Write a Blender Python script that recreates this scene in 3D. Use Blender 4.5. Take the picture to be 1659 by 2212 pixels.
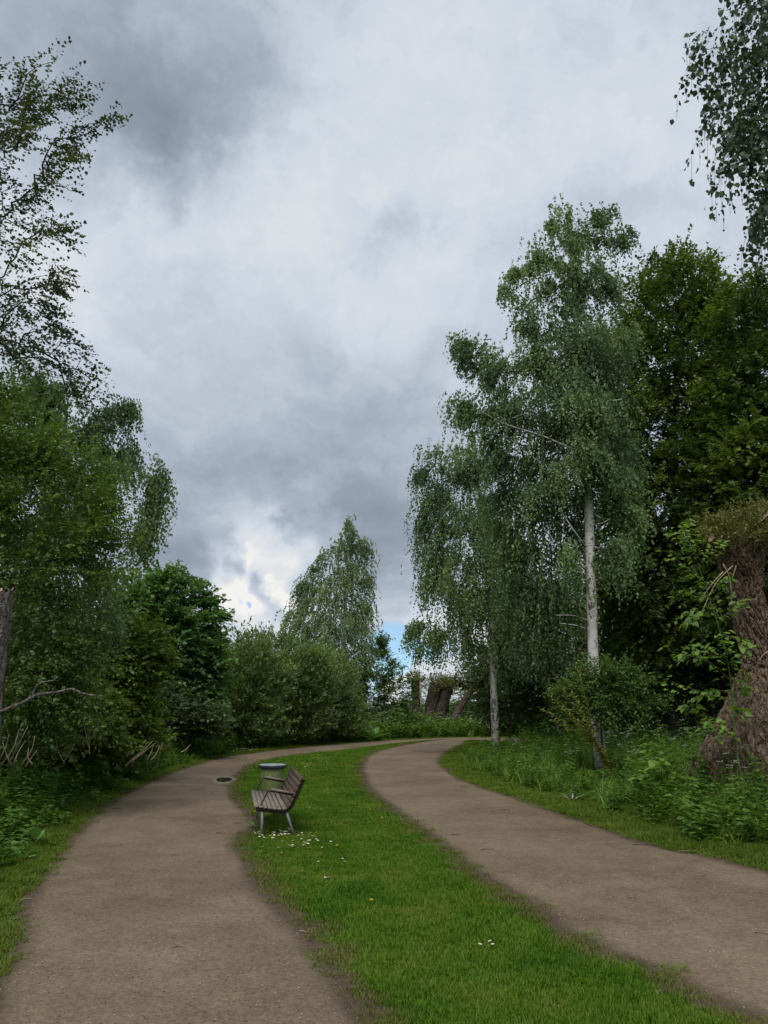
import bpy, bmesh, math, random
import numpy as np
from mathutils import Vector, Matrix, noise as mn

# ------------------------------------------------------------------ scene
for o in list(bpy.data.objects):
    bpy.data.objects.remove(o, do_unlink=True)
S = bpy.context.scene
COL = S.collection
rng = np.random.default_rng(7)
random.seed(7)
R = math.radians

# ------------------------------------------------------------------ camera
CAMZ = 1.70
FPX = 1660.0                      # focal length in pixels of a 1659 x 2212 view
UC, VC = 829.5, 1106.0
PITCH = math.atan((1528 - VC) / FPX)
cam_d = bpy.data.cameras.new("camera")
cam_d.sensor_fit = 'HORIZONTAL'
cam_d.sensor_width = 36.0
cam_d.lens = 36.0 * FPX / 1659.0
cam_d.clip_start = 0.05
cam_d.clip_end = 3000
cam = bpy.data.objects.new("camera", cam_d)
COL.objects.link(cam)
cam.location = (0, 0, CAMZ)
cam.rotation_euler = (math.pi / 2 + PITCH, 0, 0)
S.camera = cam
_cp, _sp = math.cos(PITCH), math.sin(PITCH)


def ray(u, v):
    dx = (u - UC) / FPX
    dy = -(v - VC) / FPX
    return np.array([dx, _cp - dy * _sp, _sp + dy * _cp])


def P(u, v, Y):
    """point seen at view position (u, v) standing Y metres ahead"""
    d = ray(u, v)
    return np.array([0, 0, CAMZ]) + d * (Y / d[1])


def G(u, v):
    """ground point seen at (u, v)"""
    d = ray(u, v)
    p = np.array([0, 0, CAMZ]) + d * (-CAMZ / d[2])
    return p


# ------------------------------------------------------------------ node helper
class NT:
    def __init__(self, tree):
        self.t = tree
        self.n = tree.nodes
        self.l = tree.links

    def add(self, typ, props=None, **ins):
        nd = self.n.new(typ)
        for k, v in (props or {}).items():
            setattr(nd, k, v)
        for k, v in ins.items():
            key = int(k[1:]) if k[0] == 'i' and k[1:].isdigit() else k.replace('_', ' ')
            self.set(nd.inputs[key], v)
        return nd

    def set(self, sock, v):
        if hasattr(v, 'bl_idname') and hasattr(v, 'outputs'):
            self.l.new(v.outputs[0], sock)
        elif isinstance(v, bpy.types.NodeSocket):
            self.l.new(v, sock)
        else:
            sock.default_value = v

    def math(self, op, a, b=None, c=None, clamp=False):
        nd = self.n.new('ShaderNodeMath')
        nd.operation = op
        nd.use_clamp = clamp
        self.set(nd.inputs[0], a)
        if b is not None:
            self.set(nd.inputs[1], b)
        if c is not None:
            self.set(nd.inputs[2], c)
        return nd

    def vmath(self, op, a, b=None, out=0):
        nd = self.n.new('ShaderNodeVectorMath')
        nd.operation = op
        self.set(nd.inputs[0], a)
        if b is not None:
            self.set(nd.inputs[1], b)
        return nd.outputs[out]

    def mix(self, fac, a, b, typ='RGBA', blend='MIX'):
        nd = self.n.new('ShaderNodeMix')
        nd.data_type = typ
        if typ == 'RGBA':
            nd.blend_type = blend
            self.set(nd.inputs[0], fac)
            self.set(nd.inputs[6], a)
            self.set(nd.inputs[7], b)
            return nd.outputs[2]
        self.set(nd.inputs[0], fac)
        self.set(nd.inputs[2], a)
        self.set(nd.inputs[3], b)
        return nd.outputs[0]

    def ramp(self, fac, stops, interp='LINEAR'):
        nd = self.n.new('ShaderNodeValToRGB')
        nd.color_ramp.interpolation = interp
        el = nd.color_ramp.elements
        while len(el) < len(stops):
            el.new(0.5)
        for e, (p, c) in zip(el, stops):
            e.position = p
            e.color = (c, c, c, 1) if isinstance(c, (int, float)) else (*c[:3], 1)
        self.set(nd.inputs[0], fac)
        return nd.outputs[0]

    def noise(self, vec, scale, detail=4, rough=0.55, dist=0.0, out=0):
        nd = self.n.new('ShaderNodeTexNoise')
        self.set(nd.inputs['Vector'], vec)
        nd.inputs['Scale'].default_value = scale
        nd.inputs['Detail'].default_value = detail
        nd.inputs['Roughness'].default_value = rough
        nd.inputs['Distortion'].default_value = dist
        return nd.outputs[out]

    def smooth(self, x, a, b):
        nd = self.n.new('ShaderNodeMapRange')
        nd.interpolation_type = 'SMOOTHSTEP'
        self.set(nd.inputs[0], x)
        nd.inputs[1].default_value = a
        nd.inputs[2].default_value = b
        return nd.outputs[0]


# ------------------------------------------------------------------ sky: broken overcast over a daylight sky
SUN_EL, SUN_AZ = 58.0, 196.0       # azimuth clockwise from +Y
world = bpy.data.worlds.new("World")
S.world = world
world.use_nodes = True
w = NT(world.node_tree)
w.n.clear()
w_out = w.add('ShaderNodeOutputWorld')
tc = w.add('ShaderNodeTexCoord')
d0 = w.vmath('NORMALIZE', tc.outputs['Generated'])
sepd = w.add('ShaderNodeSeparateXYZ', i0=d0)
zc = w.math('MAXIMUM', sepd.outputs[2], 0.0)
den = w.math('ADD', zc, 0.16)
px = w.math('DIVIDE', sepd.outputs[0], den)
py = w.math('DIVIDE', sepd.outputs[1], den)
plane = w.add('ShaderNodeCombineXYZ', i0=px, i1=py, i2=3.7).outputs[0]
# warped direction so that the cloud masses have torn edges
wn = w.noise(d0, 4.6, 6, 0.60, 0.0, out=1)
wv = w.vmath('SUBTRACT', wn, (0.5, 0.5, 0.5))
wsc = w.vmath('MULTIPLY', wv, (0.34, 0.34, 0.26))
dw = w.vmath('ADD', d0, wsc)
nbig = w.noise(plane, 0.9, 4, 0.58)
nfine = w.noise(w.vmath('ADD', plane, w.vmath('MULTIPLY', wv, (1.1, 1.1, 1.1))), 2.6, 5, 0.62)
tone = w.math('MULTIPLY_ADD', w.math('SUBTRACT', nbig, 0.5), 0.80, 0.58)
tone = w.math('MULTIPLY_ADD', w.math('SUBTRACT', nfine, 0.5), 0.50, tone)


def blob(u, v, r, amp, src=None):
    d = ray(u, v)
    d = d / np.linalg.norm(d)
    dist = w.vmath('DISTANCE', dw, tuple(d), out=1)
    nd = w.n.new('ShaderNodeMapRange')          # soft round falloff
    nd.interpolation_type = 'SMOOTHERSTEP'
    w.set(nd.inputs[0], dist)
    nd.inputs[1].default_value = 0.0
    nd.inputs[2].default_value = 1.9 * r / FPX
    nd.inputs[3].default_value = amp
    nd.inputs[4].default_value = 0.0
    return nd.outputs[0]


for b in [(150, 90, 230, -.13), (380, 110, 210, -.14), (250, 290, 150, -.16), (430, 300, 140, -.17), (360, 420, 90, -.17), (440, 490, 50, -.18), (600, 110, 120, -.10), (140, 590, 150, .08), (620, 60, 200, -.08),
          (830, 300, 230, .14), (560, 470, 110, .10), (700, 640, 200, .08), (1300, 190, 170, .10), (880, 470, 70, -.16), (800, 500, 50, -.10), (1150, 520, 220, .05),
          (1560, 560, 160, .06), (560, 980, 300, -.13), (850, 1010, 200, -.12), (370, 1190, 110, -.14), (850, 1130, 95, -.12),
          (500, 1170, 90, .22), (600, 1220, 110, .26), (480, 1270, 80, .24), (660, 1260, 70, .2), (470, 1330, 60, .34), (600, 1340, 55, .42), (700, 1300, 60, .2), (850, 1335, 42, .34),
          (1050, 1380, 110, .40), (880, 1440, 45, .45), (485, 1245, 26, -.40), (550, 1285, 38, -.50), (640, 1163, 34, -.26), (440, 1200, 50, -.12),
          (850, 1250, 50, -.16)]:
    tone = w.math('ADD', tone, blob(*b))
cloud_col = w.ramp(tone, [(0.0, (.205, .25, .31)), (0.30, (.32, .38, .455)), (0.50, (.465, .53, .62)), (0.70, (.625, .69, .78)),
                          (0.90, (.80, .82, .84)), (1.0, (.93, .92, .90))], 'LINEAR')
# gaps of blue low over the horizon
gap_n = w.noise(w.vmath('MULTIPLY', d0, (1.0, 1.0, 2.6)), 7.0, 4, 0.55)
low = w.math('SUBTRACT', 1.0, w.smooth(zc, 0.05, 0.15))
low = w.math('MULTIPLY', low, w.smooth(zc, 0.03, 0.05))
gap = w.math('MULTIPLY', w.smooth(gap_n, 0.54, 0.66), low)
gap = w.math('ADD', gap, blob(850, 1385, 62, 1.6))
gap = w.math('ADD', gap, blob(930, 1350, 40, 1.2))
gap = w.math('ADD', gap, blob(485, 1338, 16, .9))
gap = w.math('SUBTRACT', gap, blob(600, 1330, 75, 1.0))
gap = w.math('SUBTRACT', gap, blob(885, 1448, 36, 1.6))
gap = w.math('MULTIPLY', w.smooth(gap, 0.15, 0.85), 0.85, clamp=True)
sky = w.add('ShaderNodeTexSky', {'sky_type': 'NISHITA', 'sun_disc': False, 'sun_elevation': R(SUN_EL),
                                'sun_rotation': R(SUN_AZ), 'altitude': 0.0, 'air_density': 1.0, 'dust_density': 0.1,
                                'ozone_density': 2.0})
w.l.new(w.vmath('ADD', d0, (0, 0, .12)), sky.inputs[0])
bg_sky = w.add('ShaderNodeBackground', Color=w.mix(1.0, sky.outputs[0], (.95, 1.08, 1.0, 1), blend='MULTIPLY'), Strength=0.095)
bg_cloud = w.add('ShaderNodeBackground', Color=cloud_col, Strength=0.575)
mixw = w.add('ShaderNodeMixShader', i0=gap, i1=bg_cloud.outputs[0], i2=bg_sky.outputs[0])
w.l.new(mixw.outputs[0], w_out.inputs[0])
world.cycles.sampling_method = 'MANUAL'
world.cycles.sample_map_resolution = 256

# ------------------------------------------------------------------ sun behind the cloud deck
sun_d = bpy.data.lights.new("sun", 'SUN')
sun_d.energy = 1.5
sun_d.angle = R(35)
sun_d.color = (1.0, 0.96, 0.9)
sun = bpy.data.objects.new("sun", sun_d)
COL.objects.link(sun)
_e, _a = R(SUN_EL), R(SUN_AZ)
sv = Vector((math.cos(_e) * math.sin(_a), math.cos(_e) * math.cos(_a), math.sin(_e)))
sun.rotation_euler = sv.to_track_quat('Z', 'Y').to_euler()

S.view_settings.view_transform = 'Standard'
S.view_settings.look = 'None'
S.view_settings.exposure = 0.75
S.view_settings.gamma = 1.0
S.view_settings.use_curve_mapping = False
cy = S.cycles
cy.max_bounces = 4
cy.diffuse_bounces = 3
cy.glossy_bounces = 2
cy.transmission_bounces = 4
cy.transparent_max_bounces = 4
cy.use_denoising = True
cy.denoiser = 'OPENIMAGEDENOISE'
cy.denoising_input_passes = 'RGB_ALBEDO_NORMAL'
cy.caustics_reflective = False
cy.caustics_refractive = False
cy.sample_clamp_indirect = 4


# ------------------------------------------------------------------ materials
def new_mat(name):
    m = bpy.data.materials.new(name)
    m.use_nodes = True
    nt = NT(m.node_tree)
    nt.n.clear()
    out = nt.add('ShaderNodeOutputMaterial')
    return m, nt, out


def leaf_mat(name, cols, trans=0.35, inst=False, rough=0.55, spec=0.35, clump=0.55, tint=(1.25, 1.25, .6), gain=2.4, patch=0.0):
    """foliage: colour varies from leaf to leaf and from bough to bough (attribute rnd)"""
    m, n, out = new_mat(name)
    cols = [tuple(min(.34, x * gain) for x in c) for c in cols]
    r = n.add('ShaderNodeAttribute', {'attribute_name': 'rnd'}).outputs['Fac']
    if inst:
        r1 = n.add('ShaderNodeObjectInfo').outputs['Random']
        r = n.math('MULTIPLY_ADD', r, 0.5, n.math('MULTIPLY', r1, 0.5))
    if patch:
        pn = n.noise(n.add('ShaderNodeNewGeometry').outputs['Position'], 1.1, 4, .65)
        r = n.math('MULTIPLY_ADD', n.math('SUBTRACT', pn, .5), patch, r, clamp=True)
    k = len(cols)
    col = n.ramp(r, [(i / (k - 1), c) for i, c in enumerate(cols)])
    df = n.add('ShaderNodeBsdfDiffuse', Color=col)
    tcol = n.mix(1.0, col, (*tint, 1), blend='MULTIPLY')
    tr = n.add('ShaderNodeBsdfTranslucent', Color=tcol)
    mx = n.add('ShaderNodeMixShader', i0=trans, i1=df.outputs[0], i2=tr.outputs[0])
    gl = n.add('ShaderNodeBsdfGlossy', Roughness=rough)
    gl.inputs['Color'].default_value = (1, 1, 1, 1)
    mg = n.add('ShaderNodeMixShader', i0=spec * .07, i1=mx.outputs[0], i2=gl.outputs[0])
    n.l.new(mg.outputs[0], out.inputs[0])
    return m


def simple_mat(name, c1, c2, scale=8, rough=0.8, bump=0.3, stretch=(1, 1, 1), spec=0.3, metal=0.0, dist=0.01):
    m, n, out = new_mat(name)
    t = n.add('ShaderNodeTexCoord')
    v = n.vmath('MULTIPLY', t.outputs['Object'], stretch)
    nz = n.noise(v, scale, 6, 0.62, 0.4)
    nz2 = n.noise(v, scale * 6, 4, 0.6)
    f = n.math('MULTIPLY_ADD', n.math('SUBTRACT', nz2, 0.5), 0.5, nz)
    col = n.ramp(f, [(0.3, c1), (0.7, c2)])
    bs = n.add('ShaderNodeBsdfPrincipled', Base_Color=col, Roughness=rough, Metallic=metal)
    bs.inputs['Specular IOR Level'].default_value = spec
    if bump:
        bp = n.add('ShaderNodeBump', Strength=bump, Distance=dist, Height=f)
        n.l.new(bp.outputs[0], bs.inputs['Normal'])
    n.l.new(bs.outputs[0], out.inputs[0])
    return m


M = {}
M['birch_leaf'] = leaf_mat('birch_leaf', [(.028, .050, .019), (.048, .080, .028), (.080, .116, .038)], .32)
M['birch_leaf_silhouette'] = leaf_mat('birch_leaf_silhouette', [(.016, .028, .013), (.026, .044, .018)], .2)  # silhouette darkness put into the leaf colour; the lighting here is frontal
M['birch_leaf_far'] = leaf_mat('birch_leaf_far', [(.042, .066, .028), (.066, .098, .040), (.105, .135, .052)], .35)
M['alder_leaf'] = leaf_mat('alder_leaf', [(.020, .027, .014), (.032, .042, .020), (.050, .062, .028)], .28)
M['hornbeam_leaf'] = leaf_mat('hornbeam_leaf', [(.025, .042, .011), (.042, .072, .015), (.074, .112, .022)], .36, gain=2.3)
M['beech_leaf'] = leaf_mat('beech_leaf', [(.020, .036, .010), (.036, .062, .014), (.082, .116, .020)], .36, gain=2.0)
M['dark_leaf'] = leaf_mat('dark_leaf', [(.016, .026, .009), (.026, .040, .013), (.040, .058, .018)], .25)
M['sycamore_leaf'] = leaf_mat('sycamore_leaf', [(.026, .052, .016), (.040, .082, .022), (.066, .122, .030)], .32)
M['hazel_leaf'] = leaf_mat('hazel_leaf', [(.030, .050, .009), (.054, .084, .012), (.090, .125, .018)], .36)
M['willow_leaf'] = leaf_mat('willow_leaf', [(.034, .056, .016), (.056, .086, .024), (.086, .118, .038)], .32, clump=.8)
M['shrub_leaf'] = leaf_mat('shrub_leaf', [(.030, .060, .014), (.048, .088, .020), (.075, .120, .028)], .33, gain=1.9)
M['shoot_leaf'] = leaf_mat('shoot_leaf', [(.060, .072, .014), (.090, .100, .018), (.12, .125, .03)], .35, clump=1.2)
M['sapling_leaf'] = leaf_mat('sapling_leaf', [(.045, .085, .014), (.07, .13, .018), (.10, .17, .026)], .42, gain=2.4)
M['moss_leaf'] = leaf_mat('moss_leaf', [(.032, .034, .008), (.054, .058, .011), (.085, .088, .018)], .25, clump=1.5)
M['nettle_leaf'] = leaf_mat('nettle_leaf', [(.024, .058, .007), (.042, .094, .010), (.068, .132, .016)], .34, inst=True, gain=1.8)
M['bank_leaf'] = leaf_mat('bank_leaf', [(.048, .105, .012), (.075, .145, .016), (.110, .180, .028)], .35, inst=True, gain=1.55)
M['tall_grass'] = leaf_mat('tall_grass', [(.036, .072, .010), (.058, .104, .014), (.094, .132, .024)], .30, inst=True, clump=.6)
M['lawn_blade'] = leaf_mat('lawn_blade', [(.024, .064, .003), (.042, .100, .004), (.060, .112, .006), (.098, .120, .020)], .25, inst=True, spec=.15, gain=1.7, patch=2.3)
M['verge_blade'] = leaf_mat('verge_blade', [(.040, .070, .006), (.062, .098, .009), (.095, .118, .020)], .25, inst=True, spec=.15, gain=1.65, patch=1.6)
M['worn_blade'] = leaf_mat('worn_blade', [(.042, .060, .008), (.066, .080, .014), (.095, .090, .028)], .2, inst=True, spec=.15, gain=1.8, patch=1.6)
M['dock_leaf'] = leaf_mat('dock_leaf', [(.04, .09, .02), (.06, .12, .03)], .3)
M['pale_leaf'] = leaf_mat('pale_leaf', [(.16, .21, .15), (.22, .27, .2)], .2)

M['bark_dark'] = simple_mat('bark_dark', (.018, .015, .012), (.06, .05, .042), 9, .9, .6, (1, 1, .25))
M['bark_grey'] = simple_mat('bark_grey', (.05, .045, .038), (.14, .125, .105), 9, .9, .6, (1, 1, .2))
M['twig_bark'] = simple_mat('twig_bark', (.035, .028, .022), (.075, .06, .05), 12, .85, 0)
M['dry_stalk'] = simple_mat('dry_stalk', (.22, .17, .10), (.42, .34, .22), 12, .85, 0)
M['willow_twig'] = simple_mat('willow_twig', (.10, .08, .025), (.18, .14, .04), 12, .7, 0)
M['cut_wood'] = simple_mat('cut_wood', (.28, .20, .13), (.52, .41, .29), 14, .85, .3, (1, 1, .3))
M['petal'] = simple_mat('petal', (.78, .78, .75), (.86, .86, .84), 20, .6, 0)
M['yolk'] = simple_mat('yolk', (.65, .42, .02), (.75, .52, .03), 20, .6, 0)
M['dandelion'] = simple_mat('dandelion', (.75, .52, .01), (.8, .62, .02), 20, .6, 0)
M['stem_green'] = simple_mat('stem_green', (.05, .09, .02), (.08, .13, .03), 20, .7, 0)
M['twig_dark'] = simple_mat('twig_dark', (.025, .018, .013), (.06, .045, .035), 30, .85, 0)
M['twig_pale'] = simple_mat('twig_pale', (.28, .23, .16), (.42, .36, .27), 30, .85, 0)


def birch_bark_mat(name='birch_bark', k=1.0, sc_lo=.60):
    m, n, out = new_mat(name)
    t = n.add('ShaderNodeTexCoord')
    o = t.outputs['Object']
    stre = n.vmath('MULTIPLY', o, (2.2, 2.2, 16.0))
    bands = n.noise(stre, 1.6, 5, 0.65, 0.3)
    lent = n.smooth(bands, 0.56, 0.66)
    sc = n.noise(n.vmath('MULTIPLY', o, (4.5, 4.5, 2.6)), 1.4, 4, .6, .6)
    scar = n.smooth(sc, sc_lo - .03, sc_lo + .03)
    z = n.add('ShaderNodeSeparateXYZ', i0=o).outputs[2]
    basef = n.math('SUBTRACT', 1.0, n.smooth(z, 0.1, 1.3))
    rough_n = n.noise(n.vmath('MULTIPLY', o, (9, 9, 5)), 1.0, 5, .65)
    basem = n.math('MULTIPLY', basef, n.math('MULTIPLY', n.smooth(rough_n, 0.48, 0.60), .75))
    tone = n.noise(o, 1.7, 4, .6)
    white = n.ramp(tone, [(.3, (.46 * k, .43 * k, .38 * k)), (.7, (.68 * k, .65 * k, .60 * k))])
    c = n.mix(n.math('MULTIPLY', lent, .9), white, (.10, .085, .07, 1))
    c = n.mix(n.math('MULTIPLY', scar, .85), c, (.03, .026, .022, 1))
    c = n.mix(basem, c, (.045, .036, .03, 1))
    bs = n.add('ShaderNodeBsdfPrincipled', Base_Color=c, Roughness=.7)
    bp = n.add('ShaderNodeBump', Strength=.5, Distance=.01, Height=n.math('MULTIPLY_ADD', rough_n, 1.0, bands))
    n.l.new(bp.outputs[0], bs.inputs['Normal'])
    n.l.new(bs.outputs[0], out.inputs[0])
    return m


M['birch_bark'] = birch_bark_mat('birch_bark', .92)
M['birch_bark_grey'] = birch_bark_mat('birch_bark_grey', .6, .52)


def furrow_mat(name, c_low, c_high, moss):
    """deeply furrowed bark: the relief is in the mesh, the grain here"""
    m, n, out = new_mat(name)
    t = n.add('ShaderNodeTexCoord')
    o = t.outputs['Object']
    a = n.noise(n.vmath('MULTIPLY', o, (14, 14, 4)), 1.0, 7, .68, .5)
    b = n.noise(o, 1.3, 4, .6)
    vo = n.add('ShaderNodeTexVoronoi', {'feature': 'DISTANCE_TO_EDGE'}, Vector=n.vmath('ADD', n.vmath('MULTIPLY', o, (9, 9, 3.2)), n.vmath('MULTIPLY', n.noise(o, 5.0, 3, .6, out=1), (1.3, 1.3, 1.3))), Scale=1.0)
    plate = n.smooth(vo.outputs[0], 0.0, .16)
    c = n.ramp(a, [(.32, c_low), (.62, c_high), (.8, tuple(x * 1.5 for x in c_high))])
    c = n.mix(n.math('MULTIPLY', n.smooth(b, .52, .68), .55), c, (*moss, 1))
    bs = n.add('ShaderNodeBsdfPrincipled', Base_Color=c, Roughness=.92)
    bp = n.add('ShaderNodeBump', Strength=1.0, Distance=.05, Height=n.math('MULTIPLY_ADD', plate, .9, n.math('MULTIPLY', a, .6)))
    n.l.new(bp.outputs[0], bs.inputs['Normal'])
    n.l.new(bs.outputs[0], out.inputs[0])
    return m


M['willow_bark'] = furrow_mat('willow_bark', (.060, .039, .026), (.235, .158, .106), (.10, .078, .036))
M['stump_bark'] = furrow_mat('stump_bark', (.03, .022, .018), (.10, .072, .056), (.05, .05, .022))
M['stump_pale_bark'] = furrow_mat('stump_pale_bark', (.07, .05, .04), (.17, .125, .10), (.08, .075, .04))
M['dead_grey'] = furrow_mat('dead_grey', (.06, .05, .042), (.20, .175, .15), (.09, .085, .06))


# ------------------------------------------------------------------ mesh helpers
def mesh_obj(name, verts, faces, mat, parent=None, smooth=False, rnd=None):
    """verts (n,3) array; faces an (m,k) array or a list of arrays with differing k"""
    me = bpy.data.meshes.new(name)
    verts = np.asarray(verts, dtype=np.float32).reshape(-1, 3)
    groups = faces if isinstance(faces, list) else [faces]
    groups = [np.asarray(g, dtype=np.int32) for g in groups if len(g)]
    loops = np.concatenate([g.ravel() for g in groups])
    tot = np.concatenate([np.full(len(g), g.shape[1], dtype=np.int32) for g in groups])
    start = np.concatenate([[0], np.cumsum(tot)[:-1]]).astype(np.int32)
    me.vertices.add(len(verts))
    me.vertices.foreach_set('co', verts.ravel())
    me.loops.add(len(loops))
    me.loops.foreach_set('vertex_index', loops)
    me.polygons.add(len(tot))
    me.polygons.foreach_set('loop_start', start)
    me.polygons.foreach_set('loop_total', tot)
    if smooth:
        me.polygons.foreach_set('use_smooth', np.ones(len(tot), dtype=bool))
    me.update(calc_edges=True)
    if rnd is not None:
        at = me.attributes.new('rnd', 'FLOAT', 'FACE')
        at.data.foreach_set('value', np.asarray(rnd, dtype=np.float32))
    if mat is not None:
        me.materials.append(mat)
    o = bpy.data.objects.new(name, me)
    if parent is not None:
        o.parent = parent
    COL.objects.link(o)
    return o


def tag(o, label, cat, group=None, kind=None):
    if label:
        o['label'] = label
    if cat:
        o['category'] = cat
    if group:
        o['group'] = group
    if kind:
        o['kind'] = kind
    return o


def empty(name, loc, label, cat, group=None, rz=0.0):
    o = bpy.data.objects.new(name, None)
    o.empty_display_size = .2
    COL.objects.link(o)
    o.location = tuple(float(x) for x in loc)
    o.rotation_euler = (0, 0, rz)
    return tag(o, label, cat, group)


def norm(a):
    return a / np.maximum(np.linalg.norm(a, axis=-1, keepdims=True), 1e-9)


def spline(pts, n):
    """Catmull-Rom through pts, n samples"""
    pts = np.asarray(pts, float)
    k = len(pts)
    if k == 2:
        t = np.linspace(0, 1, n)[:, None]
        return pts[0] * (1 - t) + pts[1] * t
    ext = np.vstack([2 * pts[0] - pts[1], pts, 2 * pts[-1] - pts[-2]])
    ts = np.linspace(0, k - 1 - 1e-6, n)
    i = ts.astype(int)
    f = (ts - i)[:, None]
    p0, p1, p2, p3 = ext[i], ext[i + 1], ext[i + 2], ext[i + 3]
    return .5 * (2 * p1 + (p2 - p0) * f + (2 * p0 - 5 * p1 + 4 * p2 - p3) * f ** 2 + (3 * p1 - p0 - 3 * p2 + p3) * f ** 3)


def tube(path, radii, sides=8, cap=True):
    """one swept tube -> verts, [faces...]"""
    path = np.asarray(path, float)
    n = len(path)
    radii = np.broadcast_to(np.asarray(radii, float), (n,))
    tan = norm(np.gradient(path, axis=0))
    ref = np.array([1., 0, 0]) if abs(tan[:, 0]).mean() < .8 else np.array([0, 1., 0])
    a = norm(np.cross(tan, ref))
    b = np.cross(tan, a)
    ang = np.linspace(0, 2 * np.pi, sides, endpoint=False)
    ring = a[:, None] * np.cos(ang)[None, :, None] + b[:, None] * np.sin(ang)[None, :, None]
    v = (path[:, None] + ring * radii[:, None, None]).reshape(-1, 3)
    i = np.arange(n - 1)[:, None] * sides
    j = np.arange(sides)[None]
    j2 = (j + 1) % sides
    q = np.stack([i + j, i + j2, i + sides + j2, i + sides + j], -1).reshape(-1, 4)
    fs = [q]
    if cap:
        v = np.vstack([v, path[0], path[-1]])
        c0, c1 = n * sides, n * sides + 1
        jj = np.arange(sides)
        fs.append(np.stack([np.full(sides, c0), (jj + 1) % sides, jj], -1))
        fs.append(np.stack([np.full(sides, c1), (n - 1) * sides + jj, (n - 1) * sides + (jj + 1) % sides], -1))
    return v, fs


class MB:
    """collects pieces of ONE part"""
    def __init__(self):
        self.v, self.q, self.t, self.n = [], [], [], 0

    def add(self, v, fs):
        v = np.asarray(v, float)
        for f in fs if isinstance(fs, list) else [fs]:
            f = np.asarray(f)
            (self.q if f.shape[1] == 4 else self.t).append(f + self.n)
        self.v.append(v)
        self.n += len(v)
        return self

    def tube(self, path, radii, sides=8, cap=True):
        return self.add(*tube(path, radii, sides, cap))

    def box(self, lo, hi):
        x0, y0, z0 = lo
        x1, y1, z1 = hi
        v = [(x0, y0, z0), (x1, y0, z0), (x1, y1, z0), (x0, y1, z0), (x0, y0, z1), (x1, y0, z1), (x1, y1, z1), (x0, y1, z1)]
        f = [(0, 3, 2, 1), (4, 5, 6, 7), (0, 1, 5, 4), (1, 2, 6, 5), (2, 3, 7, 6), (3, 0, 4, 7)]
        return self.add(v, np.array(f))

    def build(self, name, mat, parent=None, smooth=False, rnd=False):
        fs = []
        if self.q:
            fs.append(np.concatenate(self.q))
        if self.t:
            fs.append(np.concatenate(self.t))
        r = rng.random(sum(len(f) for f in fs)) if rnd else None
        return mesh_obj(name, np.concatenate(self.v), fs, mat, parent, smooth, r)


def leaf_quads(base, d, nr, L, W, fold=.12, wide=.42):
    """kite-shaped folded leaves, one quad each"""
    d = norm(d)
    side = norm(np.cross(d, nr))
    up = np.cross(side, d)
    L = L[:, None]
    W = W[:, None]
    m = base + d * L * wide + up * W * fold
    v = np.stack([base, m + side * W * .5, base + d * L, m - side * W * .5], 1).reshape(-1, 3)
    f = np.arange(len(base) * 4).reshape(-1, 4)
    return v, f


def leaf_hex(base, d, nr, L, W, fold=.15):
    """larger, better shaped leaves: six edge points, two quads about the midrib"""
    d = norm(d)
    side = norm(np.cross(d, nr))
    up = np.cross(side, d)
    L = L[:, None]
    W = W[:, None]
    a = base + d * L * .28
    b = base + d * L * .66
    drop = -up * L * .10
    v = np.stack([base, a + side * W * .5 + up * W * fold, b + side * W * .36 + up * W * fold * .6 + drop * .4, base + d * L + drop,
                  b - side * W * .36 + up * W * fold * .6 + drop * .4, a - side * W * .5 + up * W * fold], 1).reshape(-1, 3)
    n = np.arange(len(base))[:, None] * 6
    f = np.concatenate([n + np.array([0, 1, 2, 3]), n + np.array([0, 3, 4, 5])], 1).reshape(-1, 4)
    return v, f


def ell_points(c, r, n, shell=.5):
    if shell < 0:                      # soft, feathery outline
        q = rng.normal(size=(n, 3)) * .52
        ln = np.linalg.norm(q, axis=1, keepdims=True)
        return c + q * np.minimum(1, 1.45 / np.maximum(ln, 1e-6)) * r
    d = norm(rng.normal(size=(n, 3)))
    t = rng.random(n) ** (1 / (3 + 3 * shell)) * (1 + .16 * np.maximum(0, rng.normal(size=n)))
    return c + d * t[:, None] * r


# ------------------------------------------------------------------ trees
def grow(trunk, pts, alpha=.35, lift=.35, maxfrac=1.0):
    """join pts to the trunk as a branching skeleton; returns nodes, parents"""
    k = len(trunk)
    N = k + len(pts)
    nodes = np.zeros((N, 3))
    par = np.full(N, -1)
    plen = np.zeros(N)
    nodes[:k] = trunk
    par[1:k] = np.arange(k - 1)
    seg = np.linalg.norm(np.diff(trunk, axis=0), axis=1)
    plen[1:k] = np.cumsum(seg) * .5
    dmin = np.linalg.norm(pts[:, None] - trunk[None], axis=2).min(1)
    for j, i in enumerate(np.argsort(dmin)):
        p = pts[i]
        m = k + j
        df = p - nodes[:m]
        dist = np.linalg.norm(df, axis=1)
        cost = dist + alpha * plen[:m] + lift * np.maximum(0, -df[:, 2] + .15 * dist)
        b = int(np.argmin(cost))
        nodes[m] = p
        par[m] = b
        plen[m] = plen[b] + dist[b]
    return nodes, par


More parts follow.
